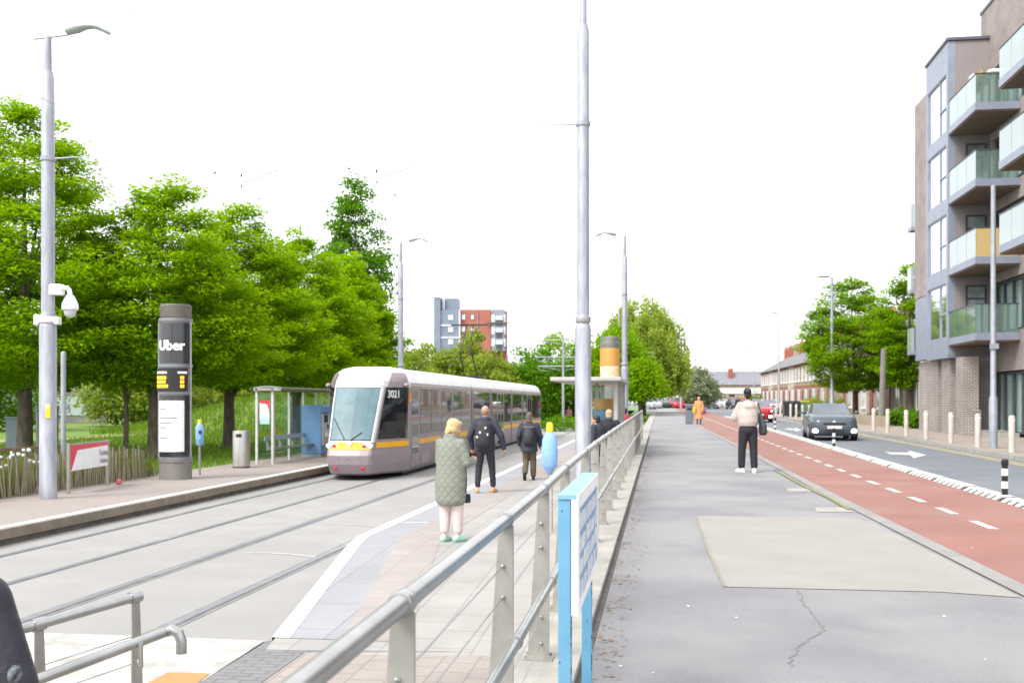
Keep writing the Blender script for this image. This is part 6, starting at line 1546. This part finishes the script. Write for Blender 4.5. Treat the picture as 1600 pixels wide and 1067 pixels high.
tree('hornbeam behind the glass shelter', tr_at(462, 53), 10.6, 2.6, 3.8, PYR, 560, 140, .088, LHORN, 5, .24, group=g1, spray=True, inner=.42)
tree('hornbeam just left of the front of the tram', tr_at(548, 62), 10.6, 2.4, 3.2, PYR, 460, 130, .095, LHORN, 6, .22, group=g1, spray=True, inner=.42)
tree('tall narrow poplar like tree above the tram cab', tr_at(556, 74), 17.6, 3.0, 2.9, COLU, 260, 110, .12, LDARK, 7, .25, group=g1)
tree('small sapling with a thin bent stem behind the stop sign', tr_at(196, 36), 4.3, 2.6, 1.2, EGG, 24, 45, .10, LHORN, 8, .09, group=g1, limbs=4)
# park background masses: separate trees
bgd = [(-40, 70, 8.5, 4.5), (10, 122, 10.5, 5.2), (130, 128, 11, 6.0), (210, 84, 8.0, 4.0), (300, 98, 8.5, 4.6), (385, 90, 8.0, 4.2), (455, 105, 8.8, 4.8), (520, 95, 8.6, 4.2)]
lb_ = ['dark bushy tree at the far left back of the park', 'dark tree behind the utility cabinet', 'dark tree above the graffiti wall', 'bushy tree behind the bent sapling', 'bushy tree seen right of the information column', 'bushy tree behind the forked trunk', 'bushy tree behind the shelter glass', 'bushy tree behind the tram front']
for i, ((px, d, hgt, r), lb) in enumerate(zip(bgd, lb_)):
    tree(lb, tr_at(px, d), hgt, .9, r, EGG, 120, 90, .18, LDARK if i < 3 else LBIRCH, 30 + i, .2, limbs=5, group='background trees of the park', spread=(.9, .9, .5))
for i, (px, d, hgt, r, mt, lb) in enumerate([(640, 92, 6.6, 2.6, LBIRCH, 'pale birch just left of the far tower block'), (668, 98, 7.6, 2.2, LBIRCH, 'thin birch below the grey half of the tower'), (700, 96, 7.0, 2.7, LBIRCH, 'pale bushy birch in front of the tower block'),
        (738, 100, 8.9, 2.4, LBIRCH, 'taller pointed birch in front of the red brick tower'), (765, 94, 7.0, 2.6, LBIRCH, 'birch at the right foot of the tower block'), (812, 104, 7.4, 3.0, LDARK, 'dark green tree behind the tram roof end'), (845, 96, 7.0, 3.2, LDARK, 'dark green tree left of the overhead mast'),
        (872, 118, 9.9, 4.6, LMID, 'large round green tree behind the overhead mast'), (905, 100, 7.4, 3.2, LDARK, 'dark green tree between mast and thick pole')]):
    q = D(px, d); tree(lb, (q.x, q.y, -.05), hgt, .9, r, EGG, 130, 60, .17, mt, 50 + i, .14, limbs=5, group='trees beyond the tram', spread=(.6, .6, .35))
q = D(1003, 104); tree('great drooping willow beyond the end of the railing', (q.x, q.y, .4), 11.9, 3.0, 4.4, RND, 420, 60, .13, LWILL, 70, .4, group='trees along the street', weep=True, spread=(.35, .35, .45), inner=.5)
q = D(962, 92); tree('bright green tree in front of the drooping willow', (q.x, q.y, .3), 8.6, 2.6, 3.0, EGG, 200, 70, .16, LMID, 71, .22, group='trees along the street', spread=(.6, .6, .35))
q = D(1000, 88); tree('lower green tree at the foot of the willow', (q.x, q.y, .4), 5.2, 2.2, 1.7, EGG, 110, 65, .15, LMID, 72, .18, group='trees along the street', spread=(.6, .6, .35))
q = D(1092, 150); tree('small silvery green tree at the end of the street', (q.x, q.y, 1.0), 5.9, 1.0, 3.0, EGG, 130, 60, .2, LPALE, 73, .16, group='trees along the street', spread=(.6, .6, .4))
q = D(1336, 67); tree('round leafy street tree behind the dark grey car', (q.x, q.y, zf(q.y)), 9.1, 2.2, 3.2, EGG, 420, 130, .09, LMID, 74, .17, group='trees along the street', spray=True, offx=(-.3, 0))
q = D(1422, 62); tree('leafy tree half hidden by the far corner of the flats', (q.x, q.y, zf(q.y)), 9.3, 2.4, 2.0, EGG, 230, 120, .09, LMID, 75, .16, group='trees along the street', spray=True)
# grey trunk standing in front of the houses, hedges, garden plants
def hedge(label, loc, rx, ry, hgt, mt, seed, n=40, per=50, size=.09, name='shrub'):
    rg = np.random.default_rng(seed); t = thing(name, label, 'shrub', loc, 0, 'shrubs and hedges')
    cl = []
    for i in range(n):
        a = rg.random() * 6.28; q = rg.random() ** .5; cl.append((rx * q * math.cos(a), ry * q * math.sin(a), hgt * (.12 + .8 * rg.random() * (1 - .5 * q)), 1))
    leaf_cloud('foliage', cl, per, size, mt, t, (.22, .22, .2), .1, seed)
    m = MB()
    for k in range(5): a = k * 1.3; m.tube([(0, 0, -.05), (rx * .4 * math.cos(a), ry * .4 * math.sin(a), hgt * .6)], [.03, .01], 6)
    m.build('stem', BARK, t, True); return t
for i, (px, d, rx, ry, hh, mt, lb) in enumerate([(1296, 76, 1.6, 1.2, 2.0, LBIRCH, 'yellow green garden bush left of the round tree trunk'), (1268, 84, 1.1, .9, 1.7, LBIRCH, 'small yellow green bush above the dark wheelie bins'), (1412, 57, .9, .7, 1.1, LDARK, 'low dark shrub in front of the buff house window'),
        (1380, 60, .7, .6, .9, LDARK, 'low shrub on the grass right of the round tree'), (1440, 52, .7, .6, 1.0, LDARK, 'low shrub at the far corner of the flats'), (865, 78, 2.0, 1.2, 1.3, LDARK, 'dark low hedge left of the thick pole'), (895, 84, 2.0, 1.2, 1.2, LMID, 'low green hedge behind the thick pole'),
        (1180, 130, 1.2, 1.0, 2.6, LDARK, 'dark bush at the far end of the terrace')]):
    q = D(px, d); hedge(lb, (q.x, q.y, zf(q.y) - .05 if px > 1000 else 0), rx, ry, hh, mt, 90 + i)
plane('garden_lawn', [(13.6, 53), (13.6, 72)], [(15.6, 53), (15.6, 72)], GRASS, FOOT, .30)
t = thing('low_wall', 'low stone wall holding the grass bank beside the pavement', 'wall', (13.4, 62, zf(62))); MB().box((-.12, -10, -.1), (.18, 10, .42)).build('wall', pm('rubble_stone', (.26, .24, .21), (.16, .15, .13), 4, .95, 0, .6, 12), t)
q = D(1377, 58); t = thing('bare_trunk', 'bare grey trunk in front of the buff brick house', 'tree', (q.x, q.y, zf(q.y)), 0); MB().tube([(0, 0, 0), (.05, 0, 1.5), (.12, 0, 4.2)], [.22, .17, .13], 10).build('trunk', pm('grey_bark', (.22, .21, .2), (.16, .15, .14), 5, .9), t, True)
# wheelie bins by the terrace
def wbin(label, px, d, c):
    q = D(px, d); t = thing('wheelie_bin', label, 'wheelie bin', (q.x, q.y, zf(q.y)), 0, 'wheelie bins in front of the terrace')
    MB().rings([[Vector((sx * w_, sy * w_, z)) for sx, sy in ((-1, -1), (1, -1), (1, 1), (-1, 1))] for w_, z in ((.30, .08), (.40, 1.15))]).build('body', c[0], t, bevel=.03)
    MB().box((-.43, -.43, 1.16), (.43, .45, 1.26)).build('lid', c[1], t, bevel=.03)
    for s in (-1, 1): MB().tube([(s * .30, .3, .12), (s * .38, .3, .12)], .12, 12).build('wheel', RUBBER, t, True)
bkp = (pm('bin_black', (.025, .027, .032), None, 4, .5),) * 2
for px, lb in ((1232, 'black wheelie bin leftmost before the terrace'), (1240, 'second black wheelie bin before the terrace'), (1268, 'black wheelie bin right of the green bin')): wbin(lb, px, 82, bkp)
wbin('green wheelie bin with yellow lid among the black bins', 1256, 82, (pm('bin_green', (.06, .16, .12), None, 4, .5), pm('bin_yellow', (.55, .45, .08), None, 4, .5)))

# meadow growth on the bank
def bank_pt():
    while True:
        a, b = random.uniform(-1, 1), random.uniform(-1, .6)
        h_ = bank_h(a, b)
        if h_ > .02: return mc.x + 7.5 * a, mc.y + 18 * b, PH - .06 + h_ * .97
blade_field('meadow_grass', 16000, bank_pt, .42, GL, 'rough meadow grass covering the bank behind the trees', 'grass', .03)
